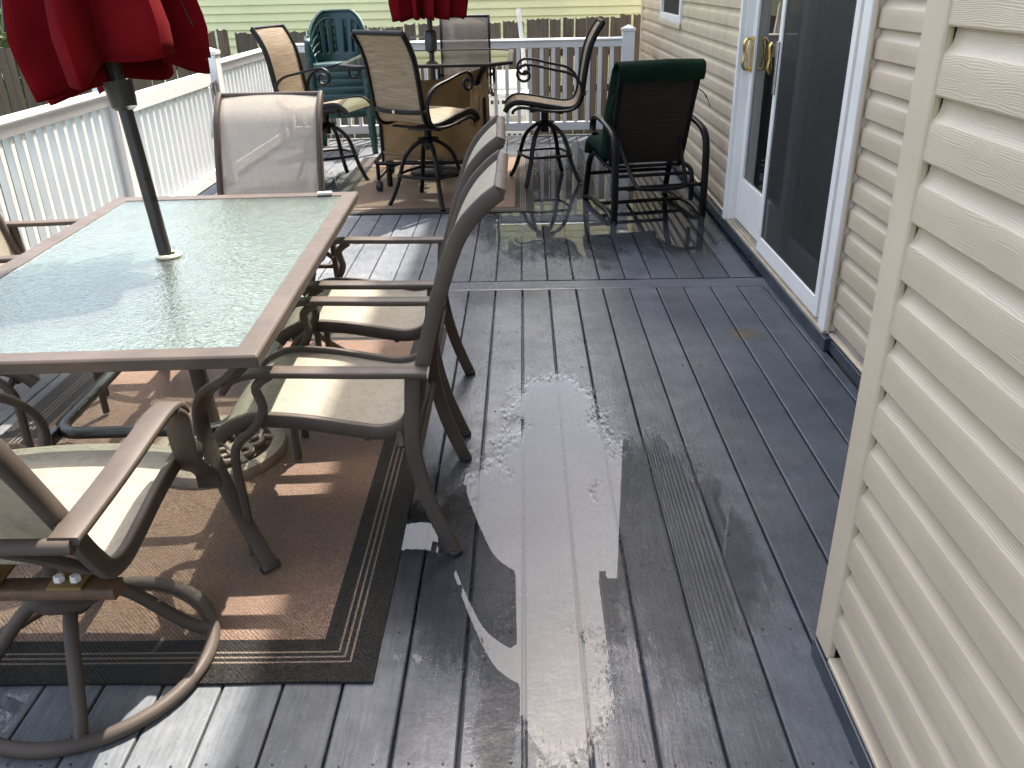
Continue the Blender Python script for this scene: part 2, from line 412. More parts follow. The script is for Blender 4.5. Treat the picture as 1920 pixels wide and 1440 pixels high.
def mat_leaf():
    t = NT('leaf'); oi = t.new('NewGeometry'); n = t.noise(t.coord('World'), 1.6, 3)
    c = t.mix(t.ramp(n, [(0.3, 0.0), (0.7, 1.0)]), (0.03, 0.065, 0.015), (0.10, 0.15, 0.035))
    t.set(Base_Color=c, Roughness=0.5)
    tl = t.new('BsdfTranslucent'); t.put(tl.inputs[0], c); mx = t.new('MixShader'); mx.inputs[0].default_value = 0.35
    t.l.new(t.b.outputs[0], mx.inputs[1]); t.l.new(tl.outputs[0], mx.inputs[2]); t.l.new(mx.outputs[0], t.out.inputs[0]); return t.m

DECK = mat_deck(); WATER = mat_water(); SIDING = mat_siding()
TRIMB = simple('beige_trim', (0.52, 0.42, 0.30), 0.5, 0.07, 3, bump=0.08, bscale=40)
FASCIA = simple('slate_fascia', (0.035, 0.042, 0.052), 0.3, 0.25, 6, bump=0.15)
VINYL = simple('white_vinyl', (0.66, 0.655, 0.635), 0.34, 0.05, 2.5)
DOORW = simple('white_door_paint', (0.75, 0.72, 0.66), 0.35, 0.06, 4)
BRASS = simple('brass', (0.70, 0.50, 0.17), 0.22, 0.15, 12, metal=1.0)
STEEL = simple('galvanised_steel', (0.6, 0.6, 0.6), 0.3, 0.2, 20, metal=1.0)
CORE = simple('wall_sheathing', (0.35, 0.30, 0.25), 0.8)
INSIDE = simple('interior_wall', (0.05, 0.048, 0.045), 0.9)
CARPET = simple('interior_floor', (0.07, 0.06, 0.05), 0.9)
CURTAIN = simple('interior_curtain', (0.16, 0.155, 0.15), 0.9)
SHINGLE = simple('roof_shingle', (0.06, 0.055, 0.05), 0.9, 0.4, 20, bump=0.5)
SOFFIT = simple('soffit', (0.6, 0.55, 0.48), 0.6)
GUTTER = simple('gutter', (0.68, 0.66, 0.62), 0.4)
PANE = mat_clear('door_glass', (0.55, 0.58, 0.58), 1.38, 0.0, 0.06)
SCREEN = mat_screen()
BRONZE = simple('taupe_bronze_paint', (0.078, 0.061, 0.050), 0.48, 0.18, 6, bump=0.06, bscale=180, spec=0.2)
CHIP = simple('bare_aluminium_chip', (0.7, 0.68, 0.66), 0.35)
BLACKM = simple('black_brown_metal', (0.007, 0.0058, 0.0052), 0.38, 0.3, 10, bump=0.05, spec=0.22)
DARKPOLE = simple('dark_pole_paint', (0.022, 0.020, 0.018), 0.32, 0.25, 7)
RUBBER = simple('rubber', (0.018, 0.018, 0.018), 0.6)
RUST = simple('rusty_plate', (0.10, 0.055, 0.03), 0.6, 0.5, 18)
CAST = simple('antique_bronze_casting', (0.20, 0.155, 0.115), 0.5, 0.3, 14, bump=0.3, bscale=60)
SLING = mat_sling('beige_damask_sling', (0.35, 0.315, 0.25), (0.29, 0.262, 0.208), 0.95, 0, True)
SLINGT = mat_sling('beige_damask_sling_open', (0.50, 0.45, 0.38), (0.45, 0.405, 0.345), 0.62, 0, True)
SLINGB = mat_sling('tan_striped_sling', (0.36, 0.285, 0.195), (0.18, 0.135, 0.088), 0.93, 0)
SLINGG = mat_sling('backlit_tan_sling_open', (0.30, 0.26, 0.215), (0.22, 0.18, 0.145), 0.74, 0)  # tan stool sling seen against the light: backlit grey put into its colour
SLINGD = mat_sling('brown_striped_sling', (0.05, 0.036, 0.026), (0.022, 0.016, 0.012), 0.97, 0)
RED = mat_cloth('red_canopy_cloth', (0.135, 0.0035, 0.006), 0.12, 0.95)
CANVAS = mat_cloth('tan_canvas', (0.33, 0.215, 0.105), 0.3)
GREENC = mat_cloth('dark_green_cushion', (0.006, 0.017, 0.010), 0.02, 0.85)
PLAST = simple('green_plastic', (0.0035, 0.033, 0.031), 0.34, 0.12, 5)
WPLAST = simple('white_pool_plastic', (0.78, 0.77, 0.72), 0.4, 0.08, 5)
WASHER = simple('cream_plastic_ring', (0.78, 0.73, 0.50), 0.45)
TGLASS = mat_table_glass(); BGLASS = mat_clear('bar_table_glass', (0.72, 0.80, 0.74), 1.55, 0.02, 0.12)
WOOD = mat_wood_fence(); LAWN = mat_grass(); LEAF = mat_leaf()
YSIDE = simple('pale_yellow_siding', (0.86, 0.83, 0.46), 0.55, 0.06, 1.5, bump=0.05)
BARK = simple('bark', (0.10, 0.075, 0.055), 0.9, 0.4, 12, bump=0.5)
POOLW = simple('pool_wall', (0.10, 0.14, 0.15), 0.5, 0.3, 3); POOLR = simple('pool_rim', (0.42, 0.52, 0.58), 0.4)
LINER = simple('pool_liner', (0.10, 0.42, 0.72), 0.4, 0.15, 3)
BAG = simple('pale_paper_scrap', (0.72, 0.70, 0.66), 0.8)

# ================================================================ ground and deck
P_ = 0.1447; J0 = -0.0155
link('lawn', BX(-60, 60, -60, 80, -0.85, -0.75).mesh('lawn'), kind='structure').data.materials.append(LAWN)
deck = BX(-2.60, 1.36, -1.6, 9.40, -0.30, -0.032).obj('deck', FASCIA, None, None, kind='structure')
def board_mesh(L, wd, th=0.026):
    c = 0.005; a = wd / 2
    prof = [(-a, -th), (a, -th), (a, -c), (a - c * 0.3, -c * 0.3), (a - c, 0), (-a + c, 0), (-a + c * 0.3, -c * 0.3), (-a, -c)]
    g = G(); v = [(x, y, z) for y in (0, L) for x, z in prof]; m = len(prof)
    g.add(v, [(q, (q + 1) % m, m + (q + 1) % m, m + q) for q in range(m)] + [tuple(reversed(range(m))), tuple(range(m, 2 * m))])
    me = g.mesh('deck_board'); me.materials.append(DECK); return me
BW = P_ - 0.0055
near_me = board_mesh(5.93, BW); far_me = board_mesh(4.86, BW)
k0 = -18
for k in range(-18, 9):
    x = J0 + P_ * (k + 0.5)
    if x + BW / 2 > 1.35: continue
    o = link('deck_board', near_me, deck); o.location = (x, -1.6, random.uniform(-0.0012, 0.0008))
    o = link('deck_board', far_me, deck); o.location = (x - 0.004, 4.487, random.uniform(-0.0012, 0.0008))
wl_ = 1.285 - (J0 + 9 * P_)
em = board_mesh(3.93, 0.036); 
o = link('deck_board', board_mesh(3.2, 1.335 - (J0 + 9 * P_) - 0.003), deck); o.location = ((J0 + 9 * P_ + 1.335) / 2 + 0.001, -0.0 + 1.2, -0.001)
me = board_mesh(3.93, 0.139); o = link('deck_board', me, deck); o.location = (1.345, 4.408, -0.0005); o.rotation_euler = (0, 0, PI / 2)
# screws along each joist
g = G()
jy = [-0.0 + 4.135 - 0.4085 * q for q in range(10)] + [4.66 + 0.4064 * q for q in range(12)]
for y in jy:
    for k in range(-12, 9):
        for s in (0.24, 0.76):
            x = J0 + P_ * (k + s) + random.uniform(-0.006, 0.006); yy = y + random.uniform(-0.006, 0.006)
            g.lathe([(0.0032, -0.004), (0.0032, 0.0012), (0.0, 0.0012)], 6, (x, yy, 0), cap=False)
g.obj('screw_heads', RUBBER, deck, kind='stuff')
# fascia boards at the foot of the house wall
BX(1.315, 1.40, 3.44, 10.38, 0.002, 0.062).obj('kick_board', FASCIA, deck, None, 0.003)
BX(1.338, 1.40, 1.64, 3.437, 0.002, 0.055).obj('kick_board', FASCIA, deck, None, 0.003)
BX(0.692, 0.80, -1.6, 1.598, 0.002, 0.05).obj('kick_board', FASCIA, deck, None, 0.003)

# standing water: sheets whose rim is broken up by the material
def puddle(name, x0, x1, y0, y1, blobs, step, label=None):
    nx = int((x1 - x0) / step); ny = int((y1 - y0) / step)
    def f(x, y):
        b = max(1 - math.sqrt(((x - cx) / rx) ** 2 + ((y - cy) / ry) ** 2) for cx, cy, rx, ry in blobs)
        bd = math.floor((x - J0) / P_); crown = abs(((x - J0) / P_) % 1.0 - 0.5)
        return b + 0.12 * noise.noise((x * 3.1, y * 1.6, 0.3)) + 0.20 * noise.noise((bd * 3.7, y * 2.2, 5.1)) + 0.10 * noise.noise((x * 13, y * 4, 1.7)) - 0.10 * crown
    F = [[f(x0 + i * step, y0 + j * step) for i in range(nx + 1)] for j in range(ny + 1)]
    idx = {}; v = []; dep = []; fc = []
    def vid(i, j):
        if (i, j) not in idx:
            idx[(i, j)] = len(v); v.append((x0 + i * step, y0 + j * step, 0.0042)); dep.append(F[j][i])
        return idx[(i, j)]
    for j in range(ny):
        for i in range(nx):
            if max(F[j][i], F[j][i + 1], F[j + 1][i], F[j + 1][i + 1]) > -0.3:
                fc.append((vid(i, j), vid(i + 1, j), vid(i + 1, j + 1), vid(i, j + 1)))
    me = bpy.data.meshes.new(name); me.from_pydata(v, [], fc); me.update()
    a = me.attributes.new('depth', 'FLOAT', 'POINT'); a.data.foreach_set('value', dep)
    me.materials.append(WATER); return link(name, me, None, None, kind='structure')
puddle('puddle', -0.385, 0.685, 1.15, 3.30, [(-0.02, 2.06, 0.44, 0.56), (0.09, 2.95, 0.20, 0.27), (-0.30, 1.98, 0.30, 0.40), (0.42, 2.15, 0.28, 0.60), (0.04, 1.52, 0.17, 0.28), (-0.08, 1.35, 0.07, 0.18), (0.10, 2.55, 0.24, 0.4)], 0.02)
puddle('puddle', -0.55, 1.30, 4.56, 9.1, [(0.30, 5.75, 0.72, 1.0), (0.5, 7.2, 0.75, 1.6), (1.02, 5.6, 0.38, 0.75), (0.62, 6.2, 0.8, 1.0)], 0.03)
puddle('puddle', -2.3, -1.15, 1.0, 1.49, [(-1.45, 1.40, 0.28, 0.13), (-1.5, 1.15, 0.2, 0.12)], 0.02)
puddle('puddle', -2.5, -1.3, 5.4, 8.2, [(-1.75, 6.6, 0.33, 1.1), (-2.0, 7.4, 0.3, 0.5)], 0.03)

# ================================================================ the house on the right
house = thing('house', 'beige sided two storey house along the right of the deck', 'house', (0, 0, 0))
CH = 0.1098; ZB = 0.004
# sheathing, floor and roof around the rooms
core = G()
core.box(0.74, 5.0, -3.0, 1.56, -0.75, 6.95)
core.box(1.372, 1.50, 1.56, 3.56, -0.75, 6.95); core.box(1.372, 1.50, 5.50, 10.36, -0.75, 6.95)
core.box(1.372, 1.50, 3.56, 5.50, 2.16, 6.95); core.box(1.372, 1.50, 3.56, 5.50, -0.75, 0.05)
core.box(1.50, 6.0, 10.20, 10.36, -0.75, 6.95)
core.box(5.86, 6.0, 1.56, 10.20, -0.75, 6.95)
core.obj('wall', CORE, house, None)
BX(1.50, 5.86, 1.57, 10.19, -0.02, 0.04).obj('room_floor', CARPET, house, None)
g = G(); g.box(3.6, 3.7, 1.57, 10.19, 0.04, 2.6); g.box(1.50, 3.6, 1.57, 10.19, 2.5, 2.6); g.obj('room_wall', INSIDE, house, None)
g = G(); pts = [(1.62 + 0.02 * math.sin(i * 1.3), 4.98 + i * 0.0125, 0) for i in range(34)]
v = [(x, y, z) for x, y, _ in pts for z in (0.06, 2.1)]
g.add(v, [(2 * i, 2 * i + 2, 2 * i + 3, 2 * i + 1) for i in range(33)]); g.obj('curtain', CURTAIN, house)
g = G(); g.box(1.12, 6.2, -3.0, 10.62, 7.0, 7.10); g.box(0.42, 1.11, -3.0, 1.95, 7.0, 7.10); g.obj('soffit', SOFFIT, house, None)
g = G(); g.add([(1.10, -3.2, 7.11), (6.4, -3.2, 7.11), (6.4, 10.75, 7.11), (1.10, 10.75, 7.11), (3.7, -3.2, 8.9), (3.7, 10.75, 8.9)], [(0, 1, 2, 3), (0, 3, 5, 4), (1, 4, 5, 2), (0, 4, 1), (3, 2, 5)]); g.obj('roof', SHINGLE, house, None)
BX(1.10, 1.20, 1.96, 10.66, 6.88, 6.998).obj('gutter', GUTTER, house, None, 0.01)

PROFILE = [(0.000, 0.0), (0.0150, 0.0), (0.0165, 0.0035), (0.0160, 0.040), (0.0152, 0.064), (0.0140, 0.069), (0.0095, 0.076), (0.0060, 0.083), (0.0040, 0.092), (0.0022, CH + 0.004), (-0.002, CH + 0.004), (-0.002, 0.0)]
_sid = {}
def course(parent, L, mat, prof=PROFILE, name='siding_course'):
    key = (round(L, 3), mat.name, len(prof), prof[1])
    if key not in _sid:
        g = G(); m = len(prof); v = [(-d * 1.22, y, z) for y in (0, L) for d, z in prof]
        g.add(v, [(q, m + q, m + (q + 1) % m, (q + 1) % m) for q in range(m)] + [tuple(range(m)), tuple(reversed(range(m, 2 * m)))])
        me = g.mesh(name, 20); me.materials.append(mat); _sid[key] = me
    return link(name, _sid[key], parent)
DY0, DY1 = 3.492, 5.578
for k in range(64):
    z = ZB + CH * k
    if z > 6.9: break
    lo = z < 2.13
    if z > 0.02:
        o = course(house, 1.515 + 3.0, SIDING); o.location = (0.722, -3.0, z)
    segs = []
    if lo: segs = [(1.585, DY0), (DY1, 10.32)]
    else: segs = [(1.585, 10.32)]
    if 1.10 < z < 1.95: segs = [segs[0], (DY1, 7.79), (8.94, 10.32)]
    if z < 0.05: continue
    for a, b in segs:
        o = course(house, b - a, SIDING); o.location = (1.372, a, z)
# starter trims at the foot of the walls
BX(0.698, 0.735, -3.0, 1.512, 0.052, 0.066).obj('starter_trim', TRIMB, house, None, 0.003)
BX(1.345, 1.372, 1.585, DY0 - 0.002, 0.060, 0.072).obj('starter_trim', TRIMB, house, None, 0.003)
BX(1.345, 1.372, DY1 + 0.002, 10.32, 0.066, 0.078).obj('starter_trim', TRIMB, house, None, 0.003)
# corner posts: near wing and far end
def corner_post(x, y, sx, sy, z0, z1):
    # L-shaped hollow post, faces 0.09 wide on both walls
    g = G(); wd = 0.088; t = 0.02
    pr = [(0, 0), (wd, 0), (wd, -t), (t, -t), (t, -wd), (0, -wd)]
    pr = [(x + sx * a, y + sy * b) for a, b in pr]
    v = [(a, b, z) for z in (z0, z1) for a, b in pr]; m = 6
    g.add(v, [(q, (q + 1) % m, m + (q + 1) % m, m + q) for q in range(m)] + [tuple(reversed(range(m))), tuple(range(m, 2 * m))])
    return g.obj('corner_post', TRIMB, house, None, 0.006)
corner_post(0.697, 1.602, 1, 1, 0.055, 6.95)
BX(0.724, 1.368, 1.561, 1.582, 0.06, 6.95).obj('return_wall', SIDING, house, None)
corner_post(1.347, 10.40, 1, 1, 0.055, 6.95)
# small far window
win = G()
for a in ((7.80, 7.86), (8.87, 8.93)): win.box(1.340, 1.40, a[0], a[1], 1.145, 1.90)
win.box(1.338, 1.40, 7.862, 8.868, 1.145, 1.205); win.box(1.338, 1.40, 7.862, 8.868, 1.84, 1.90)
wo = win.obj('window', DOORW, house, None, 0.004)
BX(1.330, 1.346, 7.76, 8.97, 1.105, 1.143).obj('sill', TRIMB, wo, None, 0.004)
BX(1.366, 1.372, 7.865, 8.865, 1.207, 1.838).obj('window_screen', SCREEN, wo, None)
BX(1.376, 1.38, 7.865, 8.865, 1.207, 1.838).obj('window_blind', simple('dark_blind', (0.03, 0.035, 0.04), 0.6), wo, None)

# sliding patio door with screen (jambs, fixed leaf, sliding leaf, screen)
ZT = 2.10; ZS = 0.075
fr = G()
fr.box(1.322, 1.42, DY0 + 0.002, DY0 + 0.085, ZS, ZT + 0.07); fr.box(1.322, 1.42, DY1 - 0.10, DY1 - 0.002, ZS, ZT + 0.07); fr.box(1.322, 1.42, DY0 + 0.087, DY1 - 0.102, ZT, ZT + 0.07)
door = fr.obj('patio_door', DOORW, house, None, 0.004)
g = G(); g.box(1.300, 1.335, DY1 - 0.135, DY1 - 0.100, ZS, ZT); g.box(1.33, 1.42, DY1 - 0.14, DY1 - 0.105, ZS, ZT); g.obj('jamb_stop', DOORW, door, None, 0.004)
for q in ((DY0 - 0.012, DY0 + 0.001), (DY1 - 0.001, DY1 + 0.012)): BX(1.335, 1.345, q[0], q[1], 0.07, ZT + 0.08).obj('door_trim', TRIMB, door, None, 0.002)
g = G(); g.box(1.318, 1.44, DY0 + 0.003, DY1 - 0.003, 0.063, 0.074); g.box(1.335, 1.341, DY0 + 0.09, DY1 - 0.145, 0.074, 0.086); g.box(1.362, 1.368, DY0 + 0.09, DY1 - 0.145, 0.074, 0.086); g.obj('door_sill', simple('tan_sill', (0.36, 0.30, 0.22), 0.4, 0.2), door, None, 0.002)
def leaf(name, x0, x1, y0, y1, st, zb, zt, botw, mat, pane):
    g = G(); g.box(x0, x1, y0, y0 + st, zb, zt); g.box(x0, x1, y1 - st, y1, zb, zt); g.box(x0 + 0.001, x1 - 0.001, y0 + st, y1 - st, zb, zb + botw); g.box(x0 + 0.001, x1 - 0.001, y0 + st, y1 - st, zt - st, zt)
    o = g.obj(name, mat, door, None, 0.003)
    xm = (x0 + x1) / 2
    BX(xm - 0.002, xm + 0.002, y0 + st, y1 - st, zb + botw, zt - st).obj('glass_pane' if pane is PANE else 'screen_mesh', pane, o, None)
    return o
lf = leaf('sliding_leaf', 1.372, 1.405, 4.42, DY1 - 0.142, 0.085, ZS + 0.012, ZT, 0.27, DOORW, PANE)
leaf('fixed_leaf', 1.408, 1.44, DY0 + 0.09, 4.52, 0.085, ZS + 0.012, ZT, 0.16, DOORW, PANE)
sc_ = leaf('screen_leaf', 1.328, 1.350, 3.63, 4.715, 0.05, ZS + 0.014, ZT - 0.005, 0.085, DOORW, SCREEN)
BX(1.316, 1.330, 4.67, 4.705, 0.94, 1.20).obj('screen_handle', STEEL, sc_, None, 0.004)
def pull(y, name, parent):
    g = G(); g.box(1.362, 1.372, y - 0.022, y + 0.022, 0.985, 1.185); g.obj('handle_plate', BRASS, parent, None, 0.004)
    g = G(); g.tube(cr([(1.365, y, 1.005), (1.335, y, 1.00), (1.318, y, 1.03), (1.325, y, 1.09), (1.318, y, 1.145), (1.335, y, 1.17), (1.365, y, 1.165)], 5), 0.0085, 8)
    g.tube(cr([(1.345, y - 0.004, 1.165), (1.338, y - 0.01, 1.1), (1.345, y - 0.004, 1.01)], 4), 0.006, 6)
    return g.obj(name, BRASS, parent)
pull(5.385, 'door_handle', lf)
g = G(); g.tube(cr([(1.395, 5.05, 1.0), (1.38, 5.05, 1.03), (1.385, 5.05, 1.09), (1.38, 5.05, 1.15), (1.395, 5.05, 1.17)], 5), 0.009, 8); g.obj('inner_handle', BRASS, lf)

# ================================================================ white railings
def rail_prof(path_len, z0, z1, wd, lip):
    pass
def railing(name, label, a, b, zt, posts, bal_pitch, cat='railing'):
    """straight railing from a to b (xy); parts in local x along the run."""
    a = Vector(a); b = Vector(b); L = (b - a).length; rz = math.atan2(b.y - a.y, b.x - a.x)
    r = thing(name, label, cat, (a.x, a.y, 0), rz)
    g = G(); pr = [(-0.045, zt - 0.012), (-0.045, zt - 0.022), (-0.027, zt - 0.03), (-0.027, zt - 0.088), (0.027, zt - 0.088), (0.027, zt - 0.03), (0.045, zt - 0.022), (0.045, zt - 0.012), (0.03, zt), (-0.03, zt)]
    m = len(pr); g.add([(x, y, z) for x in (0, L) for y, z in pr], [(q, (q + 1) % m, m + (q + 1) % m, m + q) for q in range(m)] + [tuple(range(m)), tuple(reversed(range(m, 2 * m)))])
    g.obj('top_rail', VINYL, r, 30, 0.003)
    BX(0, L, -0.025, 0.025, 0.055, 0.14).obj('bottom_rail', VINYL, r, None, 0.004)
    me = BX(-0.019, 0.019, -0.019, 0.019, 0.14, zt - 0.088).mesh('baluster'); me.materials.append(VINYL)
    n = int(L / bal_pitch); off = (L - (n - 1) * bal_pitch) / 2
    for i in range(n):
        x = off + i * bal_pitch
        if any(abs(x - p) < 0.085 for p in posts): continue
        o = link('baluster', me, r, 0.003); o.location = (x, 0, 0)
    for p in posts:
        o = BX(p - 0.0615, p + 0.0615, -0.0615, 0.0615, 0.003, zt + 0.055).obj('post', VINYL, r, None, 0.006)
        g = G(); h = 0.07
        g.box(p - h, p + h, -h, h, zt + 0.056, zt + 0.082)
        g.add([(p - h * .86, -h * .86, zt + .083), (p + h * .86, -h * .86, zt + .083), (p + h * .86, h * .86, zt + .083), (p - h * .86, h * .86, zt + .083), (p, 0, zt + .115)], [(0, 1, 4), (1, 2, 4), (2, 3, 4), (3, 0, 4), (3, 2, 1, 0)])
        g.obj('post_cap', VINYL, o, None, 0.003)
    return r
railing('railing', 'white vinyl railing across the far end of the deck', (-2.43, 9.30), (1.145, 9.30), 0.965, [3.515], 0.1205)
railing('railing', 'white vinyl railing along the left edge, nearest the camera', (-2.50, -1.5), (-2.50, 5.37), 0.965, [6.81], 0.104)
railing('railing', 'white vinyl railing at the far left between gate and corner', (-2.50, 7.13), (-2.50, 9.30), 0.965, [0.06, 2.17], 0.104)
gate = thing('gate', 'white slatted railing gate in the left side of the deck', 'gate', (-2.50, 5.41, 0), PI / 2)
GL = 1.64
BX(0.01, GL, -0.03, 0.03, 0.80, 0.905).obj('top_rail', VINYL, gate, None, 0.006)
BX(0.01, GL, -0.03, 0.03, 0.09, 0.185).obj('bottom_rail', VINYL, gate, None, 0.006)
for x in (0.01, GL - 0.09): BX(x, x + 0.09, -0.031, 0.031, 0.186, 0.799).obj('stile', VINYL, gate, None, 0.005)
me = BX(-0.019, 0.019, -0.019, 0.019, 0.185, 0.80).mesh('baluster'); me.materials.append(VINYL)
for i in range(14):
    o = link('baluster', me, gate, 0.003); o.location = (0.155 + i * 0.1024, 0, 0)
def hinge(x, z):
    g = G(); g.box(x - 0.045, x + 0.075, -0.040, -0.0315, z - 0.045, z + 0.045); g.tube([(x, -0.05, z - 0.06), (x, -0.05, z + 0.06)], 0.012, 8)
    for dx in (-0.03, 0.03, 0.055):
        for dz in (-0.028, 0.028): g.lathe([(0.007, -0.004), (0.007, 0.004)], 8, (x + dx, -0.044, z + dz))
    return g.obj('hinge', STEEL, gate, 40)
hinge(0.005, 0.70); hinge(1.645, 0.78)
g = G(); g.box(GL - 0.1, GL + 0.02, -0.043, -0.0315, 0.56, 0.62); g.tube([(GL - 0.12, -0.055, 0.59), (GL + 0.01, -0.055, 0.59)], 0.008, 6); g.obj('latch', STEEL, gate)

# ================================================================ yard beyond the railings
fence_pts = [(2.6, 11.05), (-3.35, 10.55), (-5.6, 7.0)]
def picket_fence(name, label, a, b, ztops, pw, gap, mat=WOOD, zb=-0.74):
    a = Vector(a); b = Vector(b); L = (b - a).length; rz = math.atan2(b.y - a.y, b.x - a.x)
    r = thing(name, label, 'fence', (a.x, a.y, -0.75), rz)
    H0, H1 = ztops[0] + 0.75, ztops[1] + 0.75
    for q, (y, zz) in enumerate(((0.03, 0.35), (0.03, 1.0), (0.03, min(H0, H1) - 0.35))):
        BX(0, L, y - 0.012, y + 0.025, zz, zz + 0.085).obj('rail', mat, r, None, 0.004)
    n = int(L / (pw + gap))
    vs = []
    for q in range(4):
        g = G(); w2 = pw / 2 * random.uniform(0.95, 1.0); j = [random.uniform(-0.012, 0.008) for _ in range(5)]
        xs = [-w2 + w2 * 2 * i / 4 for i in range(5)]
        v = [(x, y, 0.0) for y in (-0.009, 0.009) for x in xs] + [(x, y, 1.0 + j[i]) for y in (-0.009, 0.009) for i, x in enumerate(xs)]
        f = []
        for i in range(4): f += [(i, i + 1, 11 + i, 10 + i), (5 + i, 15 + i, 16 + i, 6 + i), (10 + i, 11 + i, 16 + i, 15 + i)]
        f += [(0, 10, 15, 5), (4, 9, 19, 14)]
        g.add(v, f); me = g.mesh('picket'); me.materials.append(mat); vs.append(me)
    for i in range(n):
        u = (i + 0.5) / n; h = H0 + (H1 - H0) * u
        o = link('picket', random.choice(vs), r); o.location = (u * L, -0.0 if i % 2 == 0 else 0.004, random.uniform(-0.01, 0.01)); o.scale = (1, 1, h + random.uniform(-0.02, 0.015)); o.rotation_euler = (0, random.uniform(-0.012, 0.012), PI if random.random() < 0.5 else 0)
    return r
picket_fence('wooden_fence', 'weathered grey picket fence behind the far railing', fence_pts[1], fence_pts[0], (1.02, 1.12), 0.136, 0.005)
picket_fence('wooden_fence', 'dark wooden fence behind the red umbrella at left', (-6.9, 5.2), (-3.40, 10.50), (1.03, 1.04), 0.142, 0.012)
picket_fence('wooden_fence', 'taller old wooden fence at the far left corner', (-14.0, 12.9), (-6.2, 12.6), (1.75, 1.7), 0.13, 0.01)

# pale yellow neighbour house
yh = thing('neighbour_house', 'pale yellow sided house beyond the far fence', 'house', (0, 0, 0))
g = G(); g.box(-5.0, 6.0, 12.72, 18.0, -0.75, 3.3); g.obj('wall', YSIDE, yh, None)
YP = [(0.0, 0.0), (0.0185, 0.0), (0.019, 0.002), (0.004, 0.107), (-0.002, 0.107), (-0.002, 0.0)]
for k in range(38):
    z = -0.72 + 0.1045 * k
    o = course(yh, 11.0, YSIDE, YP); o.location = (6.0, 12.715, z); o.rotation_euler = (0, 0, PI / 2)
g = G(); g.add([(-5.2, 12.55, 3.3), (6.4, 12.55, 3.3), (6.4, 18.4, 3.3), (-5.2, 18.4, 3.3), (-5.2, 15.3, 5.5), (6.4, 15.3, 5.5)], [(0, 1, 5, 4), (2, 3, 4, 5), (0, 4, 3), (1, 2, 5), (3, 2, 1, 0)]); g.obj('roof', SHINGLE, yh, None)

# round pool behind the left railing
pool = thing('swimming_pool', 'round above ground pool with blue water behind left railing', 'pool', (-6.0, 3.4, -0.75))
g = G(); g.lathe([(2.30, 0.0), (2.30, 1.10), (2.26, 1.10), (2.26, 0.02)], 48, cap=False); g.obj('pool_wall', POOLW, pool)
g = G(); g.lathe([(2.21, 1.10), (2.21, 1.14), (2.36, 1.14), (2.36, 1.10), (2.21, 1.10)], 48, cap=False); g.obj('rim', POOLR, pool)
g = G(); g.lathe([(0.001, 0.97), (2.25, 0.97)], 48, cap=False); g.obj('water', simple('pool_water', (0.12, 0.48, 0.74), 0.08, 0.15, 3, bump=0.2, bscale=6), pool)

def tree(name, label, x, y, h, cr_, seed, n=2600, z0=-0.75, leaf_s=0.13):
    R = random.Random(seed); t = thing(name, label, 'tree', (x, y, z0))
    g = G(); path = cr([(0, 0, 0), (R.uniform(-.1, .1), R.uniform(-.1, .1), h * 0.25), (R.uniform(-.25, .25), R.uniform(-.25, .25), h * 0.5), (R.uniform(-.3, .3), R.uniform(-.3, .3), h * 0.85)], 4)
    g.tube(path, h * 0.022, 8, scale=[1.15 - 0.95 * i / (len(path) - 1) for i in range(len(path))])
    tips = []
    for i in range(11):
        p = path[4 + i * (len(path) - 5) // 11]; a = R.uniform(0, 2 * PI); l = cr_ * R.uniform(0.55, 0.95)
        e = p + Vector((math.cos(a) * l, math.sin(a) * l, l * R.uniform(0.25, 0.7))); mid = (p + e) / 2 + Vector((0, 0, 0.12 * l))
        g.tube(cr([p, mid, e], 3), h * 0.009, 5, scale=[1 - 0.13 * k for k in range(7)]); tips += [e, mid]
    g.obj('trunk', BARK, t)
    tips.append(path[-1]); g = G(); cl = []
    for q in tips:
        for _ in range(3): cl.append((q + Vector((R.gauss(0, .3), R.gauss(0, .3), R.gauss(0, .25))) * cr_ * 0.5, cr_ * R.uniform(0.18, 0.38)))
    for i in range(n):
        c, r = R.choice(cl); d = Vector((R.gauss(0, 1), R.gauss(0, 1), R.gauss(0, 1))).normalized() * r * R.uniform(0.4, 1) ** 0.5
        p = c + d; s = leaf_s * R.uniform(0.6, 1.3); ax = Vector((R.gauss(0, 1), R.gauss(0, 1), R.gauss(0, .5))).normalized(); b = ax.orthogonal().normalized()
        g.add([p - ax * s, p + b * s * .45, p + ax * s, p - b * s * .45], [(0, 1, 2, 3)])
    g.obj('crown', LEAF, t, None)
    return t
tree('tree', 'leafy tree beyond the dark fence at far left, crown cut by frame', -7.9, 11.3, 3.1, 1.2, 3)
tree('tree', 'tall leafy tree far left of the yard, mirrored in the glass table', -12.5, 7.6, 8.0, 3.0, 5, 3600, leaf_s=0.2)

# white plastic pool steps stored between railing and fence
st = thing('pool_steps', 'white plastic pool steps standing behind the far railing', 'pool steps', (-0.33, 9.95, -0.75))
for s in (-0.36, 0.40):
    g = G(); g.bar(cr([(s, -0.10, 0.0), (s - 0.02, -0.03, 0.8), (s - 0.05, 0.0, 1.45), (s - 0.09, 0.02, 1.86), (s - 0.10, 0.03, 1.98)], 5), 0.09, 0.05, (0, 1, 0)); g.obj('side_rail', WPLAST, st, 40)
for z, d0, d1 in ((0.30, -0.42, -0.02), (0.75, -0.32, 0.0), (1.10, -0.26, 0.05)):
    g = G(); g.box(-0.38, 0.40, d0, d1, z, z + 0.045); g.box(-0.38, 0.40, d0, d0 + 0.03, z - 0.20, z - 0.001)
    o = g.obj('tread', WPLAST, st, None, 0.012)
    for x in [-0.32 + 0.06 * i for i in range(12)]:
        BX(x, x + 0.03, d0 - 0.003, d0, z - 0.07, z - 0.03).obj('slot', RUBBER, o, None)
BX(-0.34, 0.38, 0.06, 0.10, 0.02, 1.35).obj('riser_panel', WPLAST, st, None, 0.01)

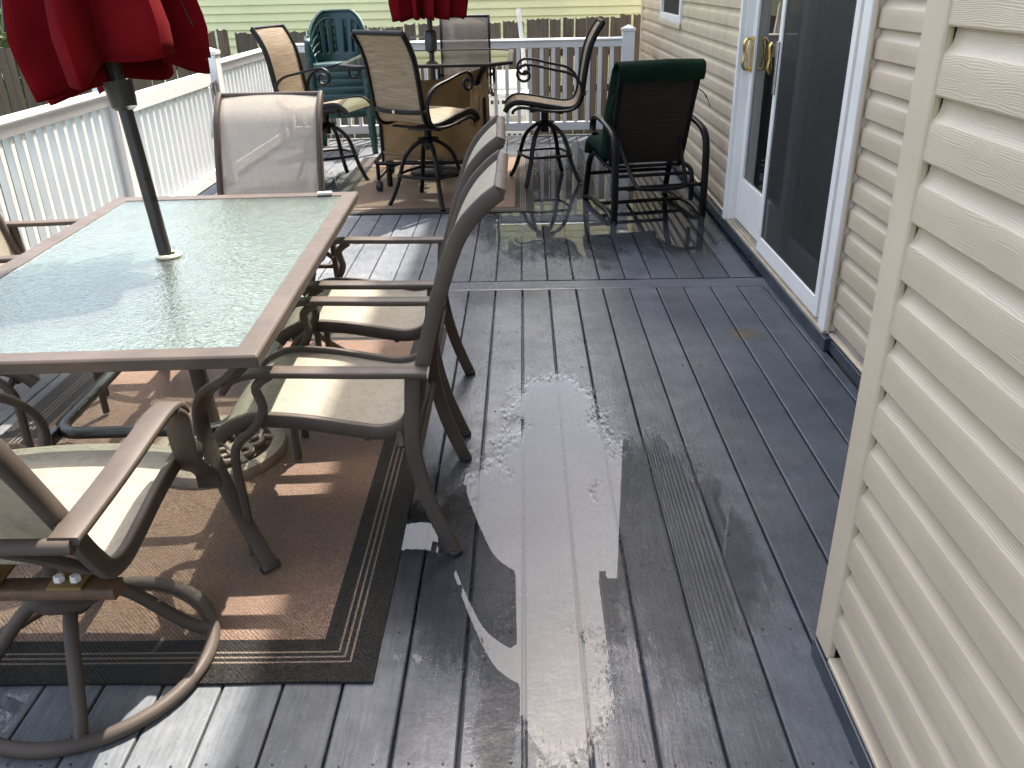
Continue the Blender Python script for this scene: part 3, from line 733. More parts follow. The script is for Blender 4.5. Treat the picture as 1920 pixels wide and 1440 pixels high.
# ================================================================ rugs
def rug(label, x0, x1, y0, y1):
    cx, cy = (x0 + x1) / 2, (y0 + y1) / 2; hx, hy = (x1 - x0) / 2, (y1 - y0) / 2
    g = G(); n = 40; v = []; f = []
    for j in range(n + 1):
        for i in range(n + 1):
            x = -hx + 2 * hx * i / n; y = -hy + 2 * hy * j / n
            e = 0.0016 * noise.noise((x * 5 + cx, y * 5 + cy, 2.2))
            ed = min(hx - abs(x), hy - abs(y))
            v.append((x + 0.003 * noise.noise((y * 4, 1.0, x)) * (abs(abs(x) - hx) < 1e-6), y + 0.003 * noise.noise((x * 4, 4.0, y)) * (abs(abs(y) - hy) < 1e-6), 0.0085 + e))
    for j in range(n):
        for i in range(n): a = j * (n + 1) + i; f.append((a, a + 1, a + n + 2, a + n + 1))
    o_ = len(v); ring = [i for i in range(n + 1)] + [(j + 1) * (n + 1) - 1 for j in range(1, n + 1)] + [n * (n + 1) + i for i in range(n - 1, -1, -1)] + [j * (n + 1) for j in range(n - 1, 0, -1)]
    for k in ring: v.append((v[k][0], v[k][1], 0.0015))
    m = len(ring)
    for q in range(m): r = (q + 1) % m; f.append((ring[q], o_ + q, o_ + r, ring[r]))
    g.add(v, f)
    o = g.obj('outdoor_rug', mat_rug('rug_weave', hx, hy), None, 40, label=label, category='rug'); o.location = (cx, cy, 0)
    return o
rug('brown woven rug with dark striped border under the dining table', -1.98, -0.377, 1.505, 3.78)
rug('brown rug under the bar table at the far end', -1.52, 0.075, 6.0, 8.2)

# ================================================================ dining chairs
SX = 0.232
def seat_profile(dz=0.0, dy=0.0, recl=0.0):
    return [p + Vector((0, dy - max(0.0, p.z - dz - 0.44) * recl, 0)) for p in cr([(0, 0.355, 0.375 + dz), (0, 0.325, 0.405 + dz), (0, 0.25, 0.432 + dz), (0, 0.12, 0.425 + dz), (0, -0.02, 0.400 + dz), (0, -0.10, 0.390 + dz), (0, -0.165, 0.410 + dz), (0, -0.198, 0.470 + dz), (0, -0.225, 0.58 + dz), (0, -0.268, 0.74 + dz), (0, -0.318, 0.89 + dz), (0, -0.355, 0.965 + dz), (0, -0.405, 1.02 + dz), (0, -0.445, 1.05 + dz)], 4)]
def sling_body(t, frame, fab, dz=0.0, sag=0.012, dy=0.0, recl=0.0):
    pr = seat_profile(dz, dy, recl); n = len(pr); cut = 26
    for s in (-1, 1):
        g = G(); g.bar([(s * SX, p.y, p.z) for p in pr], 0.022, 0.042, (1, 0, 0)); g.obj('side_rail', frame, t, 50)
    g = G(); g.sheet([(p.y, p.z + 0.004) for p in pr[1:cut]], -SX + 0.012, SX - 0.012, 8, 0.003, sag); g.obj('seat_sling', fab[0], t, 60)
    g = G(); g.sheet([(p.y, p.z + 0.002) for p in pr[cut - 1:n - 1]], -SX + 0.012, SX - 0.012, 8, 0.003, sag * 0.7); g.obj('back_sling', fab[1], t, 60)
    g = G(); p = pr[-1]; g.bar([(-SX, p.y, p.z), (SX, p.y, p.z)], 0.03, 0.02, (0, 1, 0.4)); g.obj('top_bar', frame, t, 50)
    for y, z in ((0.30 + dy, 0.385 + dz), (-0.06 + dy, 0.372 + dz)):
        g = G(); g.tube([(-SX, y, z), (SX, y, z)], 0.011, 8); g.obj('cross_bar', frame, t)
def dining_chair(label, loc, rz, fab):
    t = thing('patio_chair', label, 'chair', loc, rz, 'sling dining chairs around the glass table')
    sling_body(t, BRONZE, fab)
    for s in (-1, 1):
        X = s * 0.272
        g = G(); g.bar(cr([(X, -0.245, 0.588), (X, -0.05, 0.590), (X, 0.12, 0.594), (X, 0.21, 0.594), (X, 0.265, 0.580), (X, 0.295, 0.553), (X, 0.300, 0.540)], 4), 0.05, 0.017, (1, 0, 0)); a = g.obj('arm', BRONZE, t, 50)
        g = G(); g.box(X - 0.024, X + 0.024, -0.2475, -0.2455, 0.5805, 0.5955); g.obj('end_cap', CHIP, a, None)
        g = G(); g.tube(cr([(X, 0.175, 0.584), (X, 0.215, 0.55), (X, 0.205, 0.49), (X, 0.235, 0.43), (X, 0.285, 0.385), (X, 0.305, 0.33), (X, 0.302, 0.20), (X, 0.300, 0.012)], 5), 0.0135, 8); g.obj('leg', BRONZE, t)
        g = G(); g.bar(cr([(X - s * 0.004, -0.205, 0.582), (X - s * 0.004, -0.197, 0.48), (X - s * 0.004, -0.192, 0.35), (X - s * 0.004, -0.225, 0.18), (X - s * 0.004, -0.285, 0.012)], 5), 0.022, 0.042, (1, 0, 0)); lg = g.obj('leg', BRONZE, t, 50)
        g = G(); g.lathe([(0.022, 0.0), (0.022, 0.012), (0.018, 0.016)], 12, (X - s * 0.004, -0.288, 0.002)); g.obj('foot_glide', RUBBER, lg)
        g = G(); g.tube([(X - s * 0.004, -0.16, 0.36), (s * SX, -0.15, 0.395)], 0.011, 6); g.tube([(X, 0.29, 0.375), (s * SX, 0.29, 0.395)], 0.011, 6); g.obj('bracket', BRONZE, t)
    g = G(); g.tube([(-0.27, -0.195, 0.31), (0.27, -0.195, 0.31)], 0.011, 8); g.obj('rear_stretcher', BRONZE, t)
    return t
FB = (SLING, SLING); FO = (SLING, SLINGT)
dining_chair('beige sling chair at right of the glass table, nearest the camera', (-0.505, 2.28, 0.0), PI / 2, FB)
dining_chair('beige sling chair at right of the table, behind the nearest one', (-0.522, 2.985, 0.0), PI / 2 + 0.02, FB)
dining_chair('beige sling chair at the far end of the glass table', (-1.155, 3.60, 0.009), PI, FO)
dining_chair('beige sling chair at left of the table, partly cut by frame', (-1.93, 2.62, 0.009), -PI / 2 + 0.05, FB)
dining_chair('beige sling chair at far left of the table beside the railing', (-2.02, 3.32, 0.009), -PI / 2 + 0.03, FB)

OCHRE = simple('ochre_spring_steel', (0.17, 0.11, 0.035), 0.5, 0.35, 9)
# swivel rocker at the near end
t = thing('swivel_chair', 'beige swivel chair with round ring base in the left foreground', 'chair', (-1.085, 1.585, 0.0), 0.0)
DZ = 0.045
sling_body(t, BRONZE, FB, DZ, dy=-0.05, recl=0.24)
for s in (-1, 1):
    X = s * 0.272
    g = G(); g.bar(cr([(X, -0.385, 0.645), (X, -0.19, 0.650), (X, -0.04, 0.660), (X, 0.07, 0.664), (X, 0.125, 0.652), (X, 0.15, 0.625)], 5), 0.056, 0.017, (1, 0, 0)); g.obj('arm', BRONZE, t, 50)
    g = G(); g.bar(cr([(X, 0.095, 0.654), (X, 0.136, 0.615), (X, 0.140, 0.55), (X, 0.155, 0.485), (X, 0.20, 0.44), (X, 0.235, 0.40), (X, 0.24, 0.36)], 5), 0.06, 0.014, (1, 0, 0)); g.obj('arm_support', BRONZE, t, 50)
    g = G(); g.tube([(X, -0.38, 0.642), (s * SX, -0.325, 0.64)], 0.012, 8); g.obj('bracket', BRONZE, t)
g = G(); g.tube([(-0.285, -0.385, 0.634), (0.285, -0.385, 0.634)], 0.0155, 10); g.obj('rear_bar', BRONZE, t)
g = G()
for s in (-1, 1):
    g = G(); g.bar(cr([(s * 0.12, -0.382, 0.630), (s * 0.165, -0.30, 0.545), (s * 0.205, -0.235, 0.47), (s * 0.225, -0.17, 0.425)], 5), 0.03, 0.022, (1, 0, 0)); g.obj('lower_brace', BRONZE, t, 50)
g = G(); g.bar([(-0.19, -0.13, 0.335), (0.19, -0.13, 0.335)], 0.05, 0.03, (0, 1, 0)); g.bar([(-0.15, 0.10, 0.345), (0.15, 0.10, 0.345)], 0.05, 0.03, (0, 1, 0)); sp = g.obj('spring_plate', RUST, t, 50)
for x in (-0.10, 0.085):
    g = G(); g.bar([(x, -0.155, 0.354), (x, 0.13, 0.366)], 0.075, 0.008); g.obj('leaf_spring', OCHRE, sp, 50)
for x in (-0.118, -0.082, 0.067, 0.103):
    g = G(); g.lathe([(0.0125, 0), (0.0125, 0.010), (0.009, 0.013)], 6, (x, -0.132, 0.360)); g.obj('bolt', CHIP, sp)
g = G(); g.lathe([(0.055, 0.225), (0.10, 0.235), (0.105, 0.25), (0.09, 0.262), (0.06, 0.275), (0.045, 0.315), (0.03, 0.33)], 28); g.lathe([(0.025, 0.17), (0.03, 0.175), (0.03, 0.23)], 16); g.obj('swivel_hub', BRONZE, t)
RR = 0.285
g = G(); g.tube([(RR * math.cos(a * PI / 28), RR * math.sin(a * PI / 28), 0.019) for a in range(56)], 0.0175, 10, True); g.obj('ring_base', BRONZE, t)
for q in range(4):
    a = 0.34 + q * PI / 2; c, s_ = math.cos(a), math.sin(a)
    g = G(); g.tube(cr([(0.05 * c, 0.05 * s_, 0.235), (0.12 * c, 0.12 * s_, 0.185), (0.19 * c, 0.19 * s_, 0.10), (0.24 * c, 0.24 * s_, 0.045), (0.283 * c, 0.283 * s_, 0.02)], 5), 0.0165, 10); g.obj('leg', BRONZE, t)

# ================================================================ dining table with pebbled glass
tb = thing('dining_table', 'rectangular patio table with pebbled glass top and taupe frame', 'table', (-1.178, 2.678, 0.009), math.radians(2.0))
HW, HL = 0.508, 0.865; TZ = 0.712
g = G()
fw = 0.062; c = 0.004
def frame_ring(o_, i_, z0, z1):
    v = []; 
    for (hx, hy, z) in ((o_[0], o_[1], z0), (o_[0], o_[1], z1 - 0.006), (o_[0] - 0.006, o_[1] - 0.006, z1), (i_[0], i_[1], z1 - 0.002), (i_[0], i_[1], z0)):
        v += [(-hx, -hy, z), (hx, -hy, z), (hx, hy, z), (-hx, hy, z)]
    f = []
    for r in range(5):
        s2 = (r + 1) % 5
        for q in range(4): p2 = (q + 1) % 4; f.append((r * 4 + q, r * 4 + p2, s2 * 4 + p2, s2 * 4 + q))
    return v, f
g.add(*frame_ring((HW, HL), (HW - fw, HL - fw), TZ - 0.034, TZ)); g.obj('table_frame', BRONZE, tb, 30, 0.002)
gl = BX(-HW + fw + 0.001, HW - fw - 0.001, -HL + fw + 0.001, HL - fw - 0.001, TZ - 0.011, TZ - 0.005).obj('glass_top', TGLASS, tb, None)
hx_, hy_ = 0.008, -0.012
g = G(); g.lathe([(0.024, -0.004), (0.024, 0.006), (0.040, 0.006), (0.043, 0.002), (0.040, -0.004)], 28, (hx_, hy_, TZ)); g.obj('umbrella_ring', WASHER, gl)
for sx in (-1, 1):
    for sy in (-1, 1):
        P = lambda d, z: (sx * (HW - 0.045 - d * 0.72), sy * (HL - 0.06 - d * 0.72), z)
        g = G(); g.bar(cr([P(0.0, TZ - 0.035), P(0.10, 0.60), P(0.26, 0.50), P(0.325, 0.41), P(0.315, 0.31), P(0.23, 0.17), P(0.09, 0.03), P(0.065, 0.004)], 5), 0.044, 0.022, (sy, -sx, 0)); lg = g.obj('leg', BRONZE, tb, 50)
        g = G(); g.bar([P(0.075, 0.014), P(0.062, 0.001)], 0.056, 0.03, (sy, -sx, 0)); g.obj('foot_cap', DARKPOLE, lg, 50)
bx_, by_ = 0.262, 0.46; bz = 0.30; rr = 0.07; pts = []
for cx_, cy_, a0 in ((bx_ - rr, by_ - rr, 0), (-bx_ + rr, by_ - rr, PI / 2), (-bx_ + rr, -by_ + rr, PI), (bx_ - rr, -by_ + rr, 1.5 * PI)):
    for q in range(6): a = a0 + q * PI / 10; pts.append((cx_ + rr * math.cos(a), cy_ + rr * math.sin(a), bz))
g = G(); g.bar(pts, 0.026, 0.038, (0, 0, 1), True); g.obj('stretcher_frame', DARKPOLE, tb, 50)
for sx in (-1, 1):
    for sy in (-1, 1): BX(*sorted((sx * 0.245, sx * 0.275)), *sorted((sy * 0.45, sy * 0.50)), bz - 0.02, bz + 0.02).obj('bracket', DARKPOLE, tb, None, 0.004)
o = BX(-0.030, 0.03, -0.012, 0.012, 0, 0.012).obj('paper_scrap', BAG, None, None, 0.003, label='pale scrap of paper on far edge of glass table', category='paper scrap'); o.location = (-0.83, 3.50, TZ + 0.0095); o.rotation_euler = (0, 0, 0.2)

# ================================================================ umbrellas
def umbrella(name, label, base, lean, R, z_hem, z_w, z_top, seed, pole_r, collar, droop, tilt=0.0, nr=8, shift=0.0):
    R_ = random.Random(seed); t = thing(name, label, 'umbrella', base)
    D = Vector((lean[0], lean[1], 1.0))
    at_ = lambda z: D * z
    g = G(); g.tube([at_(0.06), at_(z_top + 0.05)], pole_r, 16); g.obj('pole', DARKPOLE, t)
    if collar:
        d = D.normalized(); A = at_(collar[0]); B = at_(collar[1])
        g = G(); n = 8; g.sweep([A, A + (B - A) * 0.12, A + (B - A) * 0.5, B], [(math.cos(2 * PI * k / 16), math.sin(2 * PI * k / 16)) for k in range(16)], None, False, True, [pole_r * 1.2, pole_r * 1.75, pole_r * 1.9, pole_r * 2.05]); g.obj('pole_collar', DARKPOLE, t)
    nt = 24 * nr; nz = 30; v = []; f = []
    Q = Vector((0, 0, 1)).rotation_difference(D.normalized()); L = D.length
    am = [R_.uniform(0.93, 1.07) for _ in range(nr)]; hd = [R_.uniform(-1, 1) for _ in range(nr)]; lean_ = [R_.uniform(0.36, 0.64) for _ in range(nr)]
    for j in range(nz + 1):
        u = j / nz
        for k in range(nt):
            q = k / nt * nr; i0 = int(q) % nr; fr_ = q - int(q); i1 = (i0 + 1) % nr
            m_ = lean_[i0]; tri = fr_ / m_ if fr_ < m_ else (1 - fr_) / (1 - m_)        # 0 on the ribs, 1 in the tuck between them
            tuck = 0.5 - 0.5 * math.cos(PI * tri); tuck = 0.55 * tuck + 0.45 * tri
            amp = am[i0] * (1 - fr_) + am[i1] * fr_
            zh = z_hem + droop * (hd[i0] * (1 - fr_) + hd[i1] * fr_) + 0.035 * tuck + 0.004 * math.sin(q * 9) + tilt * math.cos(2 * PI * k / nt)
            z = z_top + (zh - z_top) * u
            k2 = (z_top - z) / (z_top - z_w)
            rad = 0.035 + (R - 0.035) * (min(k2, 1.0) ** 0.8)
            if k2 > 1: rad *= 1 - 0.5 * (k2 - 1)
            deep = min(1.0, 0.3 + u * 1.2) * (0.50 + 0.08 * hd[i0])
            r = rad * amp * (1 - deep * tuck) * (1 + 0.02 * math.sin(9 * u + 5 * hd[i0] + q))
            th = 2 * PI * (k / nt) + 0.30 * tuck * u * (1 if hd[i0] > 0 else -1)
            p = Q @ Vector((r * math.cos(th) + shift, r * math.sin(th), z * L)); v.append(tuple(p))
    for j in range(nz):
        for k in range(nt): a = j * nt + k; b = j * nt + (k + 1) % nt; f.append((a, a + nt, b + nt, b))
    g = G(); g.add(v, f); cn = g.obj('canopy', RED, t, 60)
    m = cn.modifiers.new('cloth', 'SOLIDIFY'); m.thickness = 0.002; m.offset = -1
    for i in range(nr):
        a = 2 * PI * i / nr; g = G(); A = at_(z_top - 0.1); B = at_(z_w)
        g.tube([A + Vector((0.03 * math.cos(a), 0.03 * math.sin(a), 0)), B + Vector((R * 0.9 * math.cos(a), R * 0.9 * math.sin(a), 0.03))], 0.006, 6); g.obj('rib', DARKPOLE, t)
    return t
um = umbrella('patio_umbrella', 'closed red umbrella leaning over the glass dining table', (-1.098, 2.600, 0.009), (-0.112, 0.090), 0.300, 1.245, 1.37, 2.45, 4, 0.0215, (1.165, 1.25), 0.03, 0.015, 8, 0.03)
# scrollwork base of the dining umbrella
ub = thing('umbrella_base', 'round cast scrollwork umbrella base under the dining table', 'umbrella base', (-1.098, 2.60, 0.009))
RB = 0.235
g = G(); g.lathe([(RB - 0.055, 0.008), (RB - 0.05, 0.034), (RB - 0.03, 0.042), (RB - 0.006, 0.036), (RB, 0.022), (RB, 0.0), (RB - 0.055, 0.0)], 56, cap=False); g.obj('rim', CAST, ub)
def scroll(cx_, cy_, r0, r1, turns, a0, sgn):
    n = 22; return [(cx_ + (r0 + (r1 - r0) * i / n) * math.cos(a0 + sgn * turns * 2 * PI * i / n), cy_ + (r0 + (r1 - r0) * i / n) * math.sin(a0 + sgn * turns * 2 * PI * i / n), 0.036 + 0.010 * (1 - i / n)) for i in range(n + 1)]
for q in range(6):
    a = q * PI / 3 + 0.3; g = G()
    for sgn in (-1, 1):
        b = a + sgn * 0.26
        g.bar(scroll(0.118 * math.cos(b), 0.118 * math.sin(b), 0.052, 0.014, 1.15, a + (PI if sgn < 0 else PI), sgn), 0.017, 0.018, (0, 0, 1))
    g.bar(cr([(0.04 * math.cos(a), 0.04 * math.sin(a), 0.06), (0.10 * math.cos(a), 0.10 * math.sin(a), 0.048), (0.185 * math.cos(a), 0.185 * math.sin(a), 0.032)], 4), 0.02, 0.02, (0, 0, 1))
    g.obj('scroll', CAST, ub, 50)
g = G(); g.sweep([Vector((-0.112, 0.090, 1)) * z for z in (0.02, 0.05, 0.09, 0.44, 0.445)], [(math.cos(2 * PI * k / 18), math.sin(2 * PI * k / 18)) for k in range(18)], None, False, True, [0.055, 0.05, 0.030, 0.0285, 0.031]); g.obj('stem', BRONZE, ub)
g = G(); g.tube([(-0.04, 0.05, 0.33), (-0.1, 0.05, 0.33)], 0.009, 8); g.obj('clamp_knob', DARKPOLE, ub)

um2 = umbrella('patio_umbrella', 'closed red umbrella through the glass bar table', (-0.735, 7.42, 0.009), (-0.012, 0.03), 0.33, 1.225, 1.36, 2.45, 11, 0.022, None, 0.012, 0.0, 14)
D2 = Vector((-0.012, 0.03, 1))
g = G(); g.sweep([D2 * z for z in (0.975, 0.99, 1.125, 1.145)], [(math.cos(2 * PI * k / 16), math.sin(2 * PI * k / 16)) for k in range(16)], None, False, True, [0.030, 0.050, 0.054, 0.040]); ch = g.obj('crank_housing', DARKPOLE, um2)
g = G(); g.tube([D2 * 1.10 + Vector((-0.04, -0.02, 0)), D2 * 1.10 + Vector((-0.16, -0.06, 0.0))], 0.007, 8); g.obj('crank_handle', STEEL, ch)
ub2 = thing('umbrella_base', 'black disc umbrella base on the far rug', 'umbrella base', (-0.735, 7.42, 0.009))
g = G(); g.lathe([(0.25, 0.0), (0.25, 0.03), (0.22, 0.045), (0.06, 0.07), (0.035, 0.10), (0.034, 0.32), (0.026, 0.33)], 40); g.obj('disc', BLACKM, ub2)
g = G(); g.tube([(0.03, -0.02, 0.24), (0.08, -0.05, 0.24)], 0.009, 8); g.obj('clamp_knob', BLACKM, ub2)

# ================================================================ bar table
bt = thing('bar_table', 'tall glass topped bar table with black frame at the far end', 'table', (-0.735, 7.42, 0.009))
bx, by, ch_ = 0.665, 0.765, 0.17; BZ = 0.948
def octo(s): 
    a, b, c2 = bx - s, by - s, ch_ - s * 0.4
    return [(-a + c2, -b), (a - c2, -b), (a, -b + c2), (a, b - c2), (a - c2, b), (-a + c2, b), (-a, b - c2), (-a, -b + c2)]
v = []; f = []
for s, z in ((0, BZ - 0.024), (0, BZ - 0.006), (0.006, BZ), (0.045, BZ - 0.001), (0.045, BZ - 0.024)): v += [(x, y, z) for x, y in octo(s)]
for r in range(5):
    s2 = (r + 1) % 5
    for q in range(8): p2 = (q + 1) % 8; f.append((r * 8 + q, r * 8 + p2, s2 * 8 + p2, s2 * 8 + q))
g = G(); g.add(v, f); g.obj('table_frame', BLACKM, bt, 30)
v = [(x, y, z) for z in (BZ - 0.012, BZ - 0.006) for x, y in octo(0.046)]; g = G(); g.add(v, [tuple(reversed(range(8))), tuple(range(8, 16))] + [(q, (q + 1) % 8, 8 + (q + 1) % 8, 8 + q) for q in range(8)]); g.obj('glass_top', BGLASS, bt, None)
for sx in (-1, 1):
    for sy in (-1, 1):
        g = G(); g.bar(cr([(sx * 0.46, sy * 0.58, BZ - 0.026), (sx * 0.40, sy * 0.53, 0.84), (sx * 0.37, sy * 0.5, 0.70), (sx * 0.36, sy * 0.5, 0.40), (sx * 0.36, sy * 0.5, 0.12), (sx * 0.36, sy * 0.5, 0.0)], 4), 0.045, 0.03, (sy, -sx, 0)); g.obj('leg', BLACKM, bt, 50)
g = G(); g.tube([(-0.365, 0.5, 0.62), (0.365, 0.5, 0.62)], 0.012, 8); g.tube([(-0.365, -0.5, 0.62), (-0.365, 0.5, 0.62)], 0.012, 8); g.tube([(0.365, -0.5, 0.62), (0.365, 0.5, 0.62)], 0.012, 8); g.obj('stretcher', BLACKM, bt)

# rolling cart with tan canvas under the bar table
ct = thing('canvas_cart', 'tan canvas cart on black casters under the bar table', 'cart', (-0.70, 7.05, 0.009))
cx0, cx1, cy0, cy1 = -0.47, 0.47, -0.36, 0.40; CZ = 0.225
pts = []
for ax, ay, a0 in ((cx1 - .07, cy1 - .07, 0), (cx0 + .07, cy1 - .07, PI / 2), (cx0 + .07, cy0 + .07, PI), (cx1 - .07, cy0 + .07, 1.5 * PI)):
    for q in range(5): a = a0 + q * PI / 8; pts.append((ax + .07 * math.cos(a), ay + .07 * math.sin(a), CZ))
g = G(); g.tube(pts, 0.016, 8, True); g.obj('base_frame', BLACKM, ct)
for x in (cx0 + 0.02, cx1 - 0.02):
    for y in (cy0 + 0.03, cy1 - 0.03):
        s = 1 if x < 0 else -1
        g = G(); g.tube([(x, y, CZ), (x, y, 0.09)], 0.016, 8); g.tube(cr([(x + s * 0.19, y, CZ - 0.01), (x + s * 0.10, y, CZ - 0.035), (x + s * 0.04, y, CZ - 0.09), (x, y, 0.10)], 4), 0.010, 6); lg = g.obj('leg', BLACKM, ct)
        g = G(); w_ = [(0.040 * math.cos(2 * PI * k / 18), 0.040 * math.sin(2 * PI * k / 18)) for k in range(18)]
        g.sweep([(x - 0.024, y + 0.012, 0.041), (x - 0.012, y + 0.012, 0.041), (x + 0.012, y + 0.012, 0.041), (x + 0.024, y + 0.012, 0.041)], w_, (0, 1, 0), False, True, [0.8, 1, 1, 0.8]); g.obj('caster', RUBBER, lg)
def cloth_panel(name, A, B, z0, zt0, zt1, nrm, seed, mat=CANVAS, amp=0.012):
    A = Vector((*A, 0)); B = Vector((*B, 0)); nrm = Vector((*nrm, 0)); g = G(); nx, nz = 26, 18; v = []; f = []
    for j in range(nz + 1):
        for i in range(nx + 1):
            u = i / nx; w_ = j / nz; zt = zt0 + (zt1 - zt0) * u - 0.05 * math.sin(PI * u)
            d = amp * (noise.noise((u * 4 + seed, w_ * 1.5, seed)) + 0.5 * noise.noise((u * 9, w_ * 4 + seed, 3))) + 0.03 * math.sin(PI * u) * w_ * 0.6
            p = A + (B - A) * u + nrm * d; v.append((p.x, p.y, z0 + (zt - z0) * w_ + 0.006 * noise.noise((u * 6, seed, w_))))
    for j in range(nz):
        for i in range(nx): a = j * (nx + 1) + i; f.append((a, a + 1, a + nx + 2, a + nx + 1))
    g.add(v, f); o = g.obj(name, mat, ct, 70); m = o.modifiers.new('cloth', 'SOLIDIFY'); m.thickness = 0.003
    return o
cloth_panel('canvas_panel', (-0.40, -0.31), (0.40, -0.31), 0.235, 0.62, 0.66, (0, -1), 1.0)
cloth_panel('canvas_panel', (0.41, -0.31), (0.41, 0.34), 0.235, 0.66, 0.86, (1, 0), 2.0)
cloth_panel('canvas_panel', (0.40, 0.35), (-0.40, 0.35), 0.235, 0.86, 0.78, (0, 1), 3.0)
cloth_panel('canvas_panel', (-0.41, 0.34), (-0.41, -0.31), 0.235, 0.78, 0.62, (-1, 0), 4.0)
cloth_panel('canvas_flap', (0.30, -0.325), (0.43, -0.30), 0.50, 0.80, 0.88, (0.6, -0.6), 6.0, CANVAS, 0.03)
cloth_panel('hem_band', (-0.405, -0.318), (0.405, -0.318), 0.235, 0.315, 0.315, (0, -1), 1.0, simple('dark_canvas_hem', (0.24, 0.17, 0.09), 0.8))
for x, y, z in ((-0.405, -0.315, 0.64), (0.405, -0.315, 0.70), (-0.405, 0.345, 0.82), (0.405, 0.345, 0.88)):
    g = G(); g.tube([(x, y, CZ), (x, y, z)], 0.012, 8); g.obj('corner_post', BLACKM, ct)

# ================================================================ bar stools
def stool(label, loc, rz, base_rot, back=None):
    t = thing('bar_stool', label, 'bar stool', loc, rz, 'swivel bar stools around the glass bar table')
    pr = cr([(0, 0.315, 0.575), (0, 0.285, 0.615), (0, 0.22, 0.645), (0, 0.10, 0.632), (0, -0.05, 0.605), (0, -0.16, 0.590), (0, -0.235, 0.605), (0, -0.275, 0.665), (0, -0.292, 0.76), (0, -0.312, 0.90), (0, -0.340, 1.03), (0, -0.385, 1.13), (0, -0.435, 1.205)], 4)
    SW = 0.228; cut = 27
    for s in (-1, 1):
        g = G(); g.bar([(s * SW, p.y, p.z) for p in pr], 0.022, 0.040, (1, 0, 0)); g.obj('side_rail', BLACKM, t, 50)
        X = s * 0.262; sp = []
        for i in range(15):
            a = PI / 2 - i * 0.52; r = 0.072 * (1 - i / 18); sp.append((X, 0.155 + r * math.cos(a), 0.850 + r * math.sin(a)))
        path = cr([(X, -0.262, 0.64), (X, -0.278, 0.72), (X, -0.255, 0.80), (X, -0.18, 0.855), (X, -0.05, 0.885), (X, 0.08, 0.916)], 4) + sp
        g = G(); g.bar(path, 0.028, 0.019, (1, 0, 0)); g.obj('arm', BLACKM, t, 50)
        g = G(); g.tube(cr([(X, -0.265, 0.645), (X, -0.20, 0.585), (X, -0.05, 0.578), (X * 0.95, 0.12, 0.600), (X * 0.92, 0.20, 0.605), (X * 0.92, 0.245, 0.585), (X * 0.92, 0.255, 0.56)], 4), 0.0115, 8); g.obj('seat_rail', BLACKM, t)
    g = G(); g.sheet([(p.y, p.z + 0.004) for p in pr[1:cut]], -SW + 0.012, SW - 0.012, 8, 0.003, 0.012); g.obj('seat_sling', SLINGB, t, 60)
    g = G(); g.sheet([(p.y, p.z + 0.002) for p in pr[cut - 1:-1]], -SW + 0.012, SW - 0.012, 8, 0.003, 0.010); g.obj('back_sling', back or SLINGB, t, 60)
    p = pr[-1]; g = G(); g.bar([(-SW, p.y, p.z), (SW, p.y, p.z)], 0.03, 0.02, (0, 0.6, 1)); g.obj('top_bar', BLACKM, t, 50)
    g = G(); g.bar(cr([(-SW - 0.03, -0.280, 0.70), (-0.12, -0.318, 0.692), (0.12, -0.318, 0.692), (SW + 0.03, -0.280, 0.70)], 4), 0.03, 0.014, (0, 0, 1)); bk = g.obj('back_bar', BLACKM, t, 50)
    g = G(); g.tube([(0.0, -0.322, 0.692), (0.0, -0.34, 0.692)], 0.012, 10); g.obj('bolt', STEEL, bk)
    g = G(); g.bar([(-0.22, 0.10, 0.572), (0.22, 0.10, 0.572)], 0.04, 0.012, (0, 1, 0)); g.bar([(-0.22, -0.12, 0.556), (0.22, -0.12, 0.556)], 0.04, 0.012, (0, 1, 0)); g.bar([(0, -0.14, 0.548), (0, 0.12, 0.560)], 0.12, 0.012); g.obj('seat_plate', BLACKM, t, 50)
    g = G(); g.lathe([(0.024, 0.385), (0.032, 0.39), (0.032, 0.455), (0.075, 0.458), (0.08, 0.468), (0.035, 0.475), (0.028, 0.48), (0.028, 0.548)], 18); g.obj('swivel_hub', BLACKM, t)
    for q in range(4):
        a = base_rot - rz + q * PI / 2; c, s_ = math.cos(a), math.sin(a); R = lambda r, z: (r * c, r * s_, z)
        g = G(); g.bar(cr([R(0.025, 0.455), R(0.10, 0.425), R(0.175, 0.355), R(0.215, 0.26), R(0.245, 0.16), R(0.295, 0.05), R(0.325, 0.004)], 4), 0.03, 0.026, (-s_, c, 0)); g.obj('leg', BLACKM, t, 50)
    pts = []
    for q in range(4):
        a = base_rot - rz + q * PI / 2
        for d, r in ((-0.12, 0.232), (0.12, 0.232), (PI / 4, 0.196)): pts.append((r * math.cos(a + d), r * math.sin(a + d), 0.215))
    g = G(); g.tube(cr(pts, 3, True), 0.0115, 8, True); g.obj('foot_ring', BLACKM, t)
    return t
stool('tan sling bar stool at right, side on, facing the bar table', (0.175, 7.06, 0.009), PI / 2, math.radians(61))
stool('tan sling bar stool in front of the bar table, back to camera', (-0.70, 6.36, 0.009), -math.radians(36), math.radians(20))
stool('tan sling bar stool at left of the bar table', (-1.63, 7.22, 0.0), -math.radians(106), math.radians(-12))
stool('tan sling bar stool behind the bar table, facing camera', (-0.52, 8.28, 0.0), PI + 0.05, math.radians(45), SLINGG)

